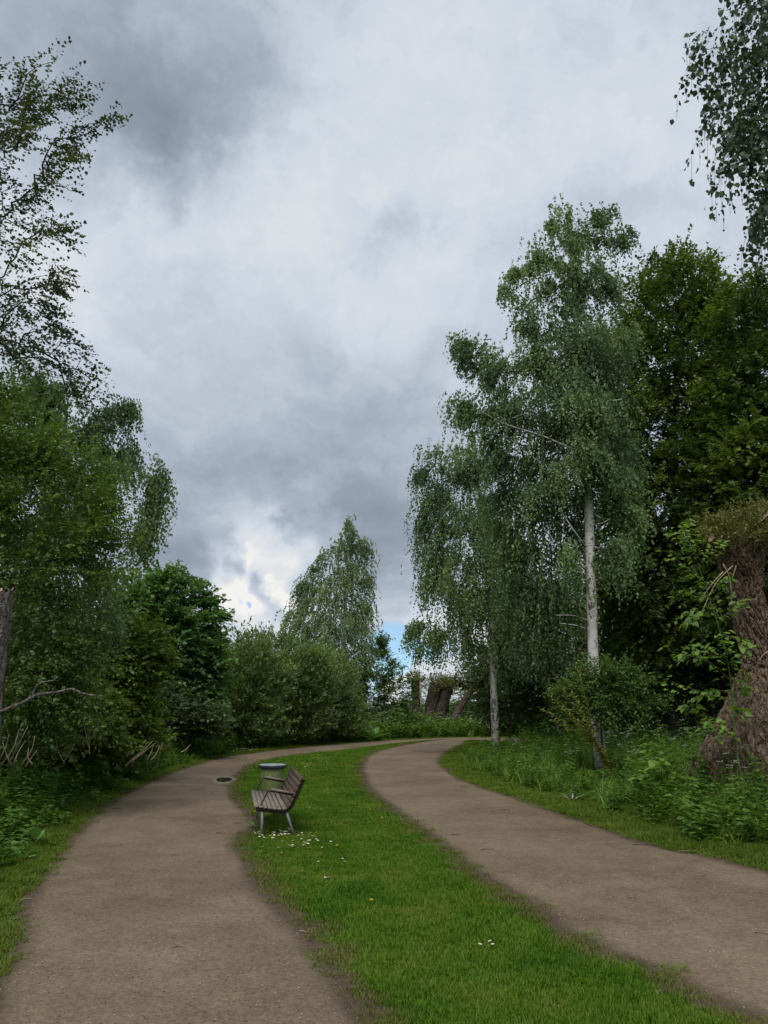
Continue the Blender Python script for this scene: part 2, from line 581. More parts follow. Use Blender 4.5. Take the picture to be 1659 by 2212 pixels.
def branch_mesh(nodes, par, k, rtip, rexp, rmax, sides=4, curve=.12):
    N = len(nodes)
    cnt = np.ones(N)
    for i in range(N - 1, k - 1, -1):
        cnt[par[i]] += cnt[i]
    rad = np.minimum(rtip * cnt ** rexp, rmax)
    idx = np.arange(k, N)
    p0, p1 = nodes[par[idx]], nodes[idx]
    r1 = rad[idx]
    r0 = np.minimum(rad[par[idx]], r1 * 1.5)
    L = np.linalg.norm(p1 - p0, axis=1)
    mid = (p0 + p1) / 2 + rng.normal(size=p0.shape) * L[:, None] * curve * .6
    mid[:, 2] += L * curve * .35
    path = np.stack([p0, mid, p1], 1)                     # (E,3,3)
    rr = np.stack([r0, (r0 + r1) / 2, r1], 1)
    t = norm(p1 - p0)
    ref = np.where(np.abs(t[:, 2:3]) < .8, np.array([[0, 0, 1.]]), np.array([[1., 0, 0]]))
    a = norm(np.cross(t, ref))
    b = np.cross(t, a)
    ang = np.linspace(0, 2 * np.pi, sides, endpoint=False)
    ring = a[:, None] * np.cos(ang)[None, :, None] + b[:, None] * np.sin(ang)[None, :, None]   # (E,s,3)
    v = path[:, :, None] + ring[:, None] * rr[:, :, None, None]
    E = len(idx)
    v = v.reshape(-1, 3)
    e = (np.arange(E) * 3 * sides)[:, None, None]
    i = (np.arange(2) * sides)[None, :, None]
    j = np.arange(sides)[None, None]
    j2 = (j + 1) % sides
    q = np.stack(np.broadcast_arrays(e + i + j, e + i + j2, e + i + sides + j2, e + i + sides + j), -1).reshape(-1, 4)
    return v, q


def bough_tone(p, k):
    """slow wandering tone through the crown, 0..1"""
    q = p * k + 1.7
    t = (np.sin(q[:, 0] * 1.9 + 1.3 * np.sin(q[:, 2] * 1.1)) + np.sin(q[:, 1] * 2.3 + q[:, 2] * .7) + np.sin(q[:, 2] * 2.7 + 1.1 * np.sin(q[:, 0] * 1.7)) + .7 * np.sin(q[:, 0] * 4.1 - q[:, 2] * 3.7 + q[:, 1] * 2.9))
    return np.clip(.5 + t * .17, 0, 1)


def sprays(nodes, par, k, n_leaf, style, L, W, center, lobes, per=16, slen=.6, tips=None, loose=.6, clump=.9, shell=.2, strands=None):
    """leaf positions along short shoots, some on the skeleton and most on fine twigs filling the boughs"""
    idx = np.arange(k, len(nodes))
    ns = max(1, n_leaf // per)
    n_l = int(ns * loose)
    n_s = ns - n_l
    e = rng.choice(idx, n_s)
    t = rng.random(n_s)[:, None]
    s = nodes[par[e]] * (1 - t) + nodes[e] * t + rng.normal(size=(n_s, 3)) * .08
    vol = np.array([np.prod(r) ** .85 * wt for c, r, wt in lobes])
    cnt = rng.multinomial(n_l, vol / vol.sum())
    s = np.concatenate([s] + [ell_points(c, r, m_, shell) for (c, r, wt), m_ in zip(lobes, cnt)])
    if style == 'weep':
        s[n_s:, 2] += slen * .3
    ns = len(s)
    out = norm((s - center) * np.array([1, 1, .35]) + rng.normal(size=s.shape) * .45)
    ln = slen * (.5 + rng.random(ns))[:, None]
    tt = (np.arange(per)[None] + rng.random((ns, per))) / per      # (ns, per)
    T = tt[..., None]
    down = np.array([0, 0, -1.])
    s_, o_, l_ = s[:, None], out[:, None], ln[:, None]
    if style == 'weep':
        o_ = norm(o_ + np.array([0, 0, .15]))
        pos = s_ + o_ * l_ * .42 * (1 - (1 - T) ** 2) + down * l_ * .95 * T ** 1.5
        tang = norm(o_ * .42 * 2 * (1 - T) + down * 1.4 * T ** .5)
        ld = norm(tang * .45 + down * .75 + rng.normal(size=pos.shape) * .42)
        nrm = rng.normal(size=pos.shape) * np.array([1, 1, .5])
        pos = pos + rng.normal(size=pos.shape) * .022
    elif style == 'willow':
        o_ = norm(o_ * .8 + np.array([0, 0, .75]))
        pos = s_ + o_ * l_ * T + down * l_ * .22 * T ** 2
        ld = norm(o_ * .8 + rng.normal(size=pos.shape) * .55)
        nrm = rng.normal(size=pos.shape) + np.array([0, 0, .6])
    else:
        o_ = norm(o_ + np.array([0, 0, .22]))
        sd = norm(np.cross(o_, np.array([0, 0, 1.]) + rng.normal(size=o_.shape) * .25))
        sgn = np.where(np.arange(per)[None, :, None] % 2 == 0, 1., -1.)
        pos = s_ + o_ * l_ * T + down * l_ * .16 * T ** 2
        ld = norm(o_ * .55 + sd * sgn * .8 + rng.normal(size=pos.shape) * .35 + down * .25)
        nrm = np.array([0, 0, 1.]) + rng.normal(size=pos.shape) * .45
    if strands is not None and style == 'weep':
        for tq in (0., .35, .7, 1.):
            strands.append(s + o_[:, 0] * ln * .42 * (1 - (1 - tq) ** 2) + down * ln * .95 * tq ** 1.5)
    pos = pos.reshape(-1, 3)
    n = len(pos)
    sz = .5 + .95 * rng.random(n) ** 1.3
    rn = np.clip(bough_tone(pos, clump) * .9 - .2 + (rng.random(ns)[:, None] * .25 + rng.random((ns, per)) * .35).ravel(), 0, 1)
    return pos, ld.reshape(-1, 3), np.broadcast_to(nrm, ld.shape).reshape(-1, 3), L * sz, W * sz, rn


def make_tree(name, label, trunk_pts, trunk_r, lobes, n_leaf, leaf, bark, style='broad', cat='tree', group=None,
              L=.06, W=.045, per=16, slen=.6, density=1.0, rtip=.004, rexp=.45, rmax=.09, alpha=.35, lift=.35, sides=10,
              knots=None, shell=.45, hexleaf=False, extra=None, minz=.15, spacing=.42, curve=.12, loose=.6, clump=.9, lshell=.2, stems=0):
    """trunk_pts world points from the ground up; lobes (centre, radii, weight)"""
    base = np.asarray(trunk_pts[0], float)
    if style == 'weep' and not hexleaf:
        shell = lshell = -1
    if style != 'weep':
        lobes = [(c, r * 1.14, wt) for c, r, wt in lobes]
    root = empty(name, base, label, cat, group)
    n_t = max(8, int(np.linalg.norm(np.diff(np.asarray(trunk_pts, float), axis=0), axis=1).sum() / .35))
    tp = spline(trunk_pts, n_t) - base
    tr = np.interp(np.linspace(0, 1, n_t), np.linspace(0, 1, len(trunk_r)), trunk_r)
    if bark is not None:
        mb = MB()
        wob = tr * (1 + .05 * rng.normal(size=n_t))
        mb.tube(tp, wob, sides)
        mb.build('trunk', M[bark], root, True)
        for k_ in range(stems):
            a_ = rng.random() * 6.28
            hh = tp[-1][2] * (.6 + .5 * rng.random())
            o_ = np.array([math.cos(a_), math.sin(a_), 0]) * hh * (.12 + .25 * rng.random())
            MB().tube(spline([(0, 0, -.05), o_ * .4 + (0, 0, hh * .5), o_ + (0, 0, hh)], 9), np.linspace(tr[0] * .8, tr[0] * .3, 9), 6).build('stem', M[bark], root, True)
    vols, pts = [], []
    for c, r, wt in lobes:
        vols.append(np.prod(r) ** .8 * wt)
    vols = np.array(vols)
    n_sk = int(min(1100, max(60, sum(np.prod(r) for c, r, wt in lobes) * 4.2 / spacing ** 3 * .22 * density)))
    share = np.maximum(4, (vols / vols.sum() * n_sk).astype(int))
    for (c, r, wt), k in zip(lobes, share):
        pts.append(ell_points(c - base, r, k, shell))
    pts = np.concatenate(pts)
    pts = pts[pts[:, 2] > minz]
    k = n_t
    nodes, par = grow(tp, pts, alpha, lift)
    v, q = branch_mesh(nodes, par, k, rtip, rexp, rmax, 4, curve)
    bm_ = 'bark_dark' if bark in (None, 'birch_bark', 'birch_bark_grey') else bark
    mesh_obj('branches', v, q, M[bm_], root, True)['kind'] = 'stuff'
    strands = [] if hexleaf else None
    center = np.average([c for c, r, wt in lobes], axis=0, weights=vols) - base
    pos, ld, nr, LL, WW, rn = sprays(nodes, par, k, n_leaf, style, L, W, center, [(c - base, r, wt) for c, r, wt in lobes], per, slen, None, loose, clump, lshell, strands)
    if hexleaf and strands:
        sp = np.stack(strands, 1)
        E = len(sp)
        a_ = np.array([(1, 0, 0), (-.5, .87, 0), (-.5, -.87, 0)]) * .0016
        sv_ = (sp[:, :, None] + a_[None, None]).reshape(-1, 3)
        e_ = (np.arange(E) * 12)[:, None, None]
        i_ = (np.arange(3) * 3)[None, :, None]
        j_ = np.arange(3)[None, None]
        sq = np.stack(np.broadcast_arrays(e_ + i_ + j_, e_ + i_ + (j_ + 1) % 3, e_ + i_ + 3 + (j_ + 1) % 3, e_ + i_ + 3 + j_), -1).reshape(-1, 4)
        mesh_obj('hanging_twigs', sv_, sq, M['twig_bark'], root)['kind'] = 'stuff'
    ok = pos[:, 2] > minz
    pos, ld, nr, LL, WW, rn = pos[ok], ld[ok], nr[ok], LL[ok], WW[ok], rn[ok]
    if hexleaf:
        v, q = leaf_hex(pos, ld, nr, LL, WW)
        rn = np.repeat(rn, 2)
    else:
        v, q = leaf_quads(pos, ld, nr, LL, WW)
    mesh_obj('crown', v, q, M[leaf], root, False, rn)['kind'] = 'stuff'
    return root


def lobes_px(lst, Y, flat=1.0, dy=0.0):
    """(u, v, ru, rv[, depth offset[, weight]]) in view pixels at depth Y -> world lobes"""
    out = []
    for t in lst:
        u, v, ru, rv = t[:4]
        yo = t[4] if len(t) > 4 else 0.0
        wt = t[5] if len(t) > 5 else 1.0
        y = Y + yo
        c = P(u, v, y)
        s = y / FPX
        rx, rz = ru * s, rv * s
        out.append((c, np.array([rx, max(.25, flat * (rx + rz) / 2), rz]), wt))
    return out


# ------------------------------------------------------------------ ground and paths
def poly_in(px, py, poly):
    inside = np.zeros(len(px), bool)
    n = len(poly)
    for i in range(n):
        x0, y0 = poly[i]
        x1, y1 = poly[(i + 1) % n]
        if y0 == y1:
            continue
        c = ((y0 > py) != (y1 > py)) & (px < (x1 - x0) * (py - y0) / (y1 - y0) + x0)
        inside ^= c
    return inside


def dist_line(px, py, line):
    best = np.full(len(px), 1e9)
    for (x0, y0), (x1, y1) in zip(line[:-1], line[1:]):
        dx, dy = x1 - x0, y1 - y0
        t = np.clip(((px - x0) * dx + (py - y0) * dy) / (dx * dx + dy * dy + 1e-12), 0, 1)
        best = np.minimum(best, (px - x0 - t * dx) ** 2 + (py - y0 - t * dy) ** 2)
    return np.sqrt(best)


def vnoise(x, y, s=1.0, z=0.0):
    return np.array([mn.noise((a * s, b * s, z)) for a, b in zip(x, y)])


def ground_line(px, before=None, after=None, n=160, wob=.035):
    pts = [G(u, v)[:2] for u, v in px]
    if before:
        pts = [np.array(b) for b in before] + pts
    if after:
        pts = pts + [np.array(a) for a in after]
    c = spline(np.array(pts), n * 2)
    seg = np.concatenate([[0], np.cumsum(np.linalg.norm(np.diff(c, axis=0), axis=1))])
    t = np.linspace(0, seg[-1], n)
    c = np.stack([np.interp(t, seg, c[:, 0]), np.interp(t, seg, c[:, 1])], 1)
    tn = norm(np.gradient(c, axis=0))
    nr = np.stack([-tn[:, 1], tn[:, 0]], 1)
    wv = vnoise(c[:, 0], c[:, 1], 1.6) * wob + vnoise(c[:, 0], c[:, 1], 5.0, 3.0) * wob * .6
    return c + nr * wv[:, None]


LL_E = ground_line([(10, 2096), (50, 1966), (100, 1886), (130, 1841), (165, 1796), (215, 1751), (280, 1711), (350, 1678), (411, 1656),
                    (486, 1636), (585, 1622), (684, 1611.5), (768, 1604.5), (884, 1597.5), (1014, 1593)],
                   before=[(.7, -6.0), (-.8, 0.0), (-1.7, 3.2)], after=[(9.0, 45.5), (20, 45)], n=220)
LR_E = ground_line([(780, 2196), (725, 2116), (690, 2066), (630, 1991), (565, 1926), (530, 1871), (511, 1830), (513, 1806), (548, 1791),
                    (545, 1768), (522, 1746), (500, 1721), (502, 1696), (518, 1668), (560, 1645), (635, 1631), (734, 1621),
                    (823, 1610), (861, 1605.5), (915, 1600.5), (962, 1597.6)], before=[(2.6, -6.0), (1.1, 0.0), (.45, 3.0)], n=220)
RL_E = ground_line([(1659, 2211), (1609, 2191), (1529, 2156), (1429, 2101), (1309, 2051), (1219, 2011), (1169, 1971), (1104, 1926),
                    (1029, 1881), (954, 1821), (879, 1766), (829, 1731), (800, 1705), (784, 1672), (787, 1646), (803, 1629), (849, 1615),
                    (907, 1604.5), (962, 1597.6)], before=[(6.2, -4.0), (4.3, 0.0), (2.85, 3.0)], n=200)
RR_E = ground_line([(1659, 1886), (1529, 1851), (1429, 1833), (1329, 1801), (1229, 1766), (1129, 1731), (1039, 1701), (980, 1676), (950, 1648),
                    (956, 1635.5), (972, 1621.5), (1004, 1605), (1018, 1599.5)], before=[(8.2, -3.0), (6.4, 2.0), (5.0, 6.0)],
                   after=[(8.2, 40.5), (20, 40.5)], n=200)
left_poly = np.vstack([LL_E, np.array([[20, 40.5]]), RR_E[::-1][RR_E[::-1][:, 1] > 38], RL_E[::-1][:2], LR_E[::-1]])
PATH_L = np.vstack([LL_E, LR_E[::-1]])
PATH_R = np.vstack([RL_E, RR_E[::-1]])
# left path is closed at its far end through the junction
PATH_L = np.vstack([LL_E, np.array([[20., 40.5]]), RR_E[::-1][1:14], LR_E[::-1]])
WEDGE = np.vstack([LR_E, RL_E[::-1]])


def path_material():
    m, n, out = new_mat('hoggin_path')
    geo = n.add('ShaderNodeNewGeometry')
    p = geo.outputs['Position']
    ed = n.add('ShaderNodeAttribute', {'attribute_name': 'edge'}).outputs['Fac']
    big = n.noise(p, .55, 5, .6, .3)
    mid = n.noise(p, 3.2, 5, .65, .2)
    fine = n.noise(p, 60, 4, .7)
    grit = n.noise(p, 210, 2, .6)
    f = n.math('MULTIPLY_ADD', n.math('SUBTRACT', mid, .5), .6, big)
    base = n.ramp(f, [(.25, (.110, .080, .052)), (.5, (.155, .117, .078)), (.75, (.200, .156, .108))])
    damp = n.math('MULTIPLY', n.smooth(n.noise(p, .42, 5, .62, .5), .54, .70), .42)
    base = n.mix(damp, base, (.085, .064, .046, 1))
    dust = n.math('MULTIPLY', n.smooth(n.noise(n.vmath('ADD', p, (31, 7, 0)), .6, 4, .6), .55, .72), .35)
    base = n.mix(dust, base, (.235, .195, .145, 1))
    g1 = n.ramp(fine, [(.3, (.62, .6, .58)), (.5, (1, 1, 1)), (.72, (1.35, 1.33, 1.3))])
    base = n.mix(.8, base, g1, blend='MULTIPLY')
    spk = n.noise(p, 24, 3, .75)
    base = n.mix(.75, base, n.ramp(spk, [(.30, (.62, .60, .58)), (.5, (1, 1, 1)), (.70, (1.42, 1.4, 1.36))]), blend='MULTIPLY')
    g2 = n.ramp(grit, [(.30, (.6, .57, .55)), (.5, (1, 1, 1)), (.70, (1.5, 1.48, 1.44))])
    base = n.mix(.7, base, g2, blend='MULTIPLY')
    # damp, humus-stained margins
    em = n.math('MULTIPLY_ADD', n.math('SUBTRACT', mid, .5), 1.1, ed)
    base = n.mix(n.math('MULTIPLY', n.smooth(em, .25, 1.0), .80), base, (.060, .040, .028, 1))
    bs = n.add('ShaderNodeBsdfPrincipled', Base_Color=base, Roughness=.93)
    bs.inputs['Specular IOR Level'].default_value = .2
    h = n.math('MULTIPLY_ADD', grit, .5, fine)
    bp = n.add('ShaderNodeBump', Strength=.8, Distance=.006, Height=h)
    n.l.new(bp.outputs[0], bs.inputs['Normal'])
    n.l.new(bs.outputs[0], out.inputs[0])
    return m


def ground_material():
    m, n, out = new_mat('soil_under_grass')
    geo = n.add('ShaderNodeNewGeometry')
    p = geo.outputs['Position']
    a = n.noise(p, .8, 5, .6)
    b = n.noise(p, 30, 5, .7)
    c = n.ramp(n.math('MULTIPLY_ADD', n.math('SUBTRACT', b, .5), .7, a),
               [(.3, (.022, .030, .008)), (.5, (.034, .052, .010)), (.75, (.050, .060, .018))])
    bs = n.add('ShaderNodeBsdfPrincipled', Base_Color=c, Roughness=.95)
    bp = n.add('ShaderNodeBump', Strength=.7, Distance=.02, Height=b)
    n.l.new(bp.outputs[0], bs.inputs['Normal'])
    n.l.new(bs.outputs[0], out.inputs[0])
    return m


M['path'] = path_material()
M['ground'] = ground_material()

# one sheet to the horizon
gx = np.array([-900, -300, -100, -40, -20, 20, 40, 100, 300, 900.])
gy = np.array([-300, -60, -20, 0, 20, 40, 60, 100, 300, 1500.])
gv = np.array([(x, y, 0) for y in gy for x in gx], float)
gf = np.array([(j * 10 + i, j * 10 + i + 1, j * 10 + 11 + i, j * 10 + 10 + i) for j in range(9) for i in range(9)])
tag(mesh_obj('ground', gv, gf, M['ground']), None, None, kind='structure')


def path_sheet(name, z, near, farpts):
    """flat sheet between the two edge lines; margins carry 'edge' = nearness to the grass"""
    cols = np.array([-.20, -.06, 0.0, .10, .24, .42, .62, 1.0])
    val = np.array([1.0, 1.0, 1.0, .80, .55, .32, .14, 0.0])
    inner, strips = [], []
    outer = np.vstack([near[0], farpts, near[1][::-1]])
    for ln in near:
        tn = norm(np.gradient(ln, axis=0))
        nr = np.stack([-tn[:, 1], tn[:, 0]], 1)
        tst = ln + nr * .12
        sgn = 1.0 if poly_in(tst[:, 0], tst[:, 1], outer).mean() > .5 else -1.0
        nr = nr * sgn
        wd = .42 + .24 * vnoise(ln[:, 0], ln[:, 1], .8, 6.0) + .12 * vnoise(ln[:, 0], ln[:, 1], 3.1, 7.0)
        off = np.where(cols[None] < 0, cols[None], cols[None] * wd[:, None])
        p = ln[:, None] + nr[:, None] * off[..., None]
        zz = np.where(cols < 0, .004, z)
        v = np.concatenate([p, np.broadcast_to(zz[None, :, None], p.shape[:2] + (1,))], 2).reshape(-1, 3)
        kc = len(cols)
        i = np.arange(len(ln) - 1)[:, None] * kc
        j = np.arange(kc - 1)[None]
        q = np.stack([i + j, i + j + 1, i + kc + j + 1, i + kc + j], -1).reshape(-1, 4)
        if sgn > 0:
            q = q[:, ::-1]
        strips.append((v, q, len(ln)))
        inner.append(p[:, -1])
    poly = np.vstack([inner[0], farpts, inner[1][::-1]])
    bm = bmesh.new()
    f = bm.faces.new([bm.verts.new((x, y, z)) for x, y in poly])
    bmesh.ops.triangulate(bm, faces=[f], ngon_method='EAR_CLIP')
    for f in bm.faces:
        f.normal_update()
        if f.normal.z < 0:
            f.normal_flip()
    me = bpy.data.meshes.new(name)
    bm.to_mesh(me)
    bm.free()
    me.attributes.new('edge', 'FLOAT', 'POINT')
    me.materials.append(M['path'])
    o = bpy.data.objects.new(name, me)
    COL.objects.link(o)
    tag(o, None, None, kind='structure')
    for v, q, n in strips:
        mo = mesh_obj('margin', v, q, M['path'], o)
        at = mo.data.attributes.new('edge', 'FLOAT', 'POINT')
        at.data.foreach_set('value', np.tile(val, n).astype(np.float32))
    return o


path_sheet('path_left', .006, [LL_E, LR_E], np.vstack([np.array([[20., 40.5]]), RR_E[::-1][1:14]]))
path_sheet('path_right', .011, [RL_E, RR_E], np.zeros((0, 2)))


# ------------------------------------------------------------------ scattering of what nobody could count
def scatter(name, pts, protos, rot, scl, label, cat):
    """one object whose points carry small plants"""
    me = bpy.data.meshes.new(name)
    n = len(pts)
    me.vertices.add(n)
    me.vertices.foreach_set('co', np.asarray(pts, np.float32).ravel())
    a = me.attributes.new('rot', 'FLOAT_VECTOR', 'POINT')
    a.data.foreach_set('vector', np.asarray(rot, np.float32).ravel())
    a = me.attributes.new('scl', 'FLOAT_VECTOR', 'POINT')
    a.data.foreach_set('vector', np.asarray(scl, np.float32).ravel())
    a = me.attributes.new('pick', 'INT', 'POINT')
    a.data.foreach_set('value', rng.integers(0, len(protos), n).astype(np.int32))
    me.update()
    o = bpy.data.objects.new(name, me)
    COL.objects.link(o)
    ng = bpy.data.node_groups.new(name + '_nodes', 'GeometryNodeTree')
    ng.interface.new_socket('Geometry', in_out='INPUT', socket_type='NodeSocketGeometry')
    ng.interface.new_socket('Geometry', in_out='OUTPUT', socket_type='NodeSocketGeometry')
    N, Lk = ng.nodes, ng.links
    gi, go = N.new('NodeGroupInput'), N.new('NodeGroupOutput')
    iop = N.new('GeometryNodeInstanceOnPoints')
    j = N.new('GeometryNodeJoinGeometry')
    for p in protos:
        oi = N.new('GeometryNodeObjectInfo')
        oi.inputs['Object'].default_value = p
        oi.inputs['As Instance'].default_value = True
        Lk.new(oi.outputs['Geometry'], j.inputs[0])
    Lk.new(gi.outputs[0], iop.inputs['Points'])
    Lk.new(j.outputs[0], iop.inputs['Instance'])
    iop.inputs['Pick Instance'].default_value = True
    for nm, typ, sock in (('rot', 'FLOAT_VECTOR', 'Rotation'), ('scl', 'FLOAT_VECTOR', 'Scale'), ('pick', 'INT', 'Instance Index')):
        na = N.new('GeometryNodeInputNamedAttribute')
        na.data_type = typ
        na.inputs['Name'].default_value = nm
        if sock == 'Rotation':
            e2r = N.new('FunctionNodeEulerToRotation')
            Lk.new(na.outputs[0], e2r.inputs[0])
            Lk.new(e2r.outputs[0], iop.inputs[sock])
        else:
            Lk.new(na.outputs[0], iop.inputs[sock])
    Lk.new(iop.outputs[0], go.inputs[0])
    md = o.modifiers.new('scatter', 'NODES')
    md.node_group = ng
    return tag(o, label, cat, kind='stuff')


def proto(o):
    """keep the mesh as a seed only: not in the scene itself"""
    COL.objects.unlink(o)
    return o


def blades(n, rad, h0, h1, wd, lean, mat, name, curl=.35, up=1):
    """grass tuft: each blade two quads and a tip"""
    ang = rng.random(n) * 2 * np.pi
    rr = rad * np.sqrt(rng.random(n))
    b = np.stack([rr * np.cos(ang), rr * np.sin(ang), np.zeros(n)], 1)
    h = h0 + (h1 - h0) * rng.random(n)
    la = rng.random(n) * 2 * np.pi
    ln = lean * (.3 + rng.random(n))
    o = np.stack([np.cos(la), np.sin(la), np.zeros(n)], 1)
    sd = np.stack([-np.sin(la), np.cos(la), np.zeros(n)], 1) * (wd * (.6 + .8 * rng.random(n)))[:, None]
    up_ = np.array([0, 0, 1.])
    m = b + up_ * (h * .55)[:, None] + o * (h * ln * .4)[:, None]
    t = b + up_ * (h * (1 - curl * ln))[:, None] + o * (h * ln)[:, None]
    v = np.stack([b - sd * .5, b + sd * .5, m + sd * .42, m - sd * .42, t], 1).reshape(-1, 3)
    k = np.arange(n)[:, None] * 5
    q = k + np.array([0, 1, 2, 3])
    tr = k + np.array([3, 2, 4])
    r = rng.random(n)
    return proto(mesh_obj(name, v, [q, tr], mat, None, False, np.concatenate([r, r])))


def in_view(x, y, margin=140, top=0.0):
    """ground points near the picture (with room to step aside)"""
    dz = -CAMZ
    f = y * _cp + dz * _sp
    upv = -y * _sp + dz * _cp
    u = UC + FPX * x / np.maximum(f, .05)
    v = VC - FPX * upv / np.maximum(f, .05)
    return (f > .3) & (u > -margin * 2) & (u < 1659 + margin * 2) & (v < 2212 + margin * 2)


# lawn and verges ---------------------------------------------------------------
def sample(x0, x1, y0, y1, dens):
    n = int((x1 - x0) * (y1 - y0) * dens)
    return x0 + rng.random(n) * (x1 - x0), y0 + rng.random(n) * (y1 - y0)


lawn_p = [blades(80, .085, .022, .05, .0042, .75, M['lawn_blade'], 'lawn_tuft') for _ in range(4)]
verge_p = [blades(60, .095, .03, .085, .005, .8, M['verge_blade'], 'verge_tuft') for _ in range(4)]


def edge_all(x, y):
    return np.min([dist_line(x, y, e) for e in (LL_E, LR_E, RL_E, RR_E)], axis=0)


worn_p = [blades(45, .09, .015, .04, .004, .9, M['worn_blade'], 'worn_tuft') for _ in range(3)]
lp, ls, vp, vs_, wp_, wsc_ = [], [], [], [], [], []
for (x0, x1, y0, y1, dens, sc) in [(-4, 6, 1.2, 6, 420, 1.0), (-7, 8, 6, 12, 260, 1.15), (-9, 9, 12, 22, 120, 1.55), (-12, 12, 22, 47, 48, 2.3)]:
    x, y = sample(x0, x1, y0, y1, dens)
    ok = in_view(x, y)
    x, y = x[ok], y[ok]
    onp = poly_in(x, y, PATH_L) | poly_in(x, y, PATH_R)
    de = edge_all(x, y)
    inw = poly_in(x, y, WEDGE)
    # worn, ragged margins: grass thins out towards the gravel, a few tufts stray onto it
    th = vnoise(x, y, 2.3, 9.0)
    keep = (~onp & (rng.random(len(x)) < np.clip(.22 + de / .28 + th * .5, 0, 1))) | (onp & (de < .07 + .08 * th) & (rng.random(len(x)) < .10))
    worn = keep & (de < np.clip(.16 + .30 * th + .18 * rng.random(len(x)), .04, .6)) & inw
    wp_.append(np.stack([x[worn], y[worn], np.full(worn.sum(), .004)], 1))
    wsc_.append(np.stack([np.full(worn.sum(), sc * .9)] * 2 + [np.minimum(sc, 1.35) * (.6 + .6 * rng.random(worn.sum()))], 1))
    a = keep & inw & ~worn
    lp.append(np.stack([x[a], y[a], np.zeros(a.sum())], 1))
    nz = vnoise(x[a], y[a], .9, 2.0)
    low = np.clip(.40 + de[a] / .5, .3, 1) * (1 + .35 * nz)
    ls.append(np.stack([np.full(a.sum(), sc), np.full(a.sum(), sc), np.minimum(sc, 1.35) * low * (.8 + .4 * rng.random(a.sum()))], 1))
    b = keep & ~inw & (de < 2.2)
    vp.append(np.stack([x[b], y[b], np.zeros(b.sum())], 1))
    low = np.clip(.45 + de[b] / .6, .4, 1.4)
    vs_.append(np.stack([np.full(b.sum(), sc), np.full(b.sum(), sc), np.minimum(sc, 1.0) * low * np.where(y[b] > 14, .7, 1.0) * (.7 + .6 * rng.random(b.sum()))], 1))
lp, ls, vp, vs_, wp_, wsc_ = map(np.concatenate, (lp, ls, vp, vs_, wp_, wsc_))


def spin(n, tilt=.08):
    return np.stack([rng.normal(size=n) * tilt, rng.normal(size=n) * tilt, rng.random(n) * 6.283], 1)


scatter('lawn_grass', lp, lawn_p, spin(len(lp)), ls, 'short mown grass on the wedge of lawn between the two paths', 'grass')
scatter('verge_grass', vp, verge_p, spin(len(vp)), vs_, 'yellowish rough grass along the outer edges of both paths', 'grass')

scatter('worn_grass', wp_, worn_p, spin(len(wp_)), wsc_, 'thin dull yellowish grass where the lawn frays into the paths', 'grass')

# loose grit on the paths
def pebble(i):
    v, f = tube(np.array([(0, 0, -.5), (0, 0, -.2), (0, 0, .25), (0, 0, .5)]), [.35, .6, .55, .25], 6)
    v = v + rng.normal(size=v.shape) * .09
    cols = [(.26, .215, .165), (.38, .34, .28), (.19, .15, .115)]
    mt = simple_mat('grit', tuple(c * .8 for c in cols[i]), cols[i], 3, .9, 0)
    return proto(mesh_obj('grit', v, fs_all(f), mt))


def fs_all(f):
    q = [x for x in f if x.shape[1] == 4]
    t = [x for x in f if x.shape[1] == 3]
    return q + t


grit_p = [pebble(i) for i in range(3)]
x, y = sample(-4, 7, 1.5, 9, 900)
ok = in_view(x, y) & (poly_in(x, y, PATH_L) | poly_in(x, y, PATH_R)) & (rng.random(len(x)) < np.clip(3.2 / y, 0, 1) * .75)
x, y = x[ok], y[ok]
sz = .0028 + .0065 * rng.random(len(x)) ** 4
scatter('gravel', np.stack([x, y, .010 + sz * .2], 1), grit_p, spin(len(x), .5), np.repeat(sz[:, None], 3, 1),
        'loose fine grit lying on the two gravel paths', 'gravel')

# small fallen leaves and crumbs
def litter(i):
    n = 1
    v, q = leaf_quads(np.zeros((1, 3)), np.array([[1., .1, .05]]), np.array([[0, 0, 1.]]), np.array([1.0]), np.array([.55]), .3)
    cs = [(.10, .07, .035), (.045, .032, .022), (.09, .11, .03), (.24, .19, .11)]
    return proto(mesh_obj('fallen_leaf', v, q, simple_mat('fallen_leaf', tuple(c * .8 for c in cs[i]), cs[i], 3, .9, 0)))


lit_p = [litter(i) for i in range(4)]
x, y = sample(-9, 8, 4.0, 26, 9)
onp = poly_in(x, y, PATH_L) | poly_in(x, y, PATH_R)
de = edge_all(x, y)
ok = in_view(x, y) & onp & (rng.random(len(x)) < np.where(de < .5, .9, .22))
x, y = x[ok], y[ok]
sz = .012 + .022 * rng.random(len(x)) ** 2
scatter('leaf_litter', np.stack([x, y, np.full(len(x), .019)], 1), lit_p, spin(len(x), .25), np.repeat(sz[:, None], 3, 1), 'small fallen leaves and crumbs strewn along the path edges', 'leaf litter')


# ------------------------------------------------------------------ trees
def gnd(u, Y):
    """ground point under view column u at depth Y"""
    p = P(u, 1500, Y)
    return np.array([p[0], Y, 0.0])


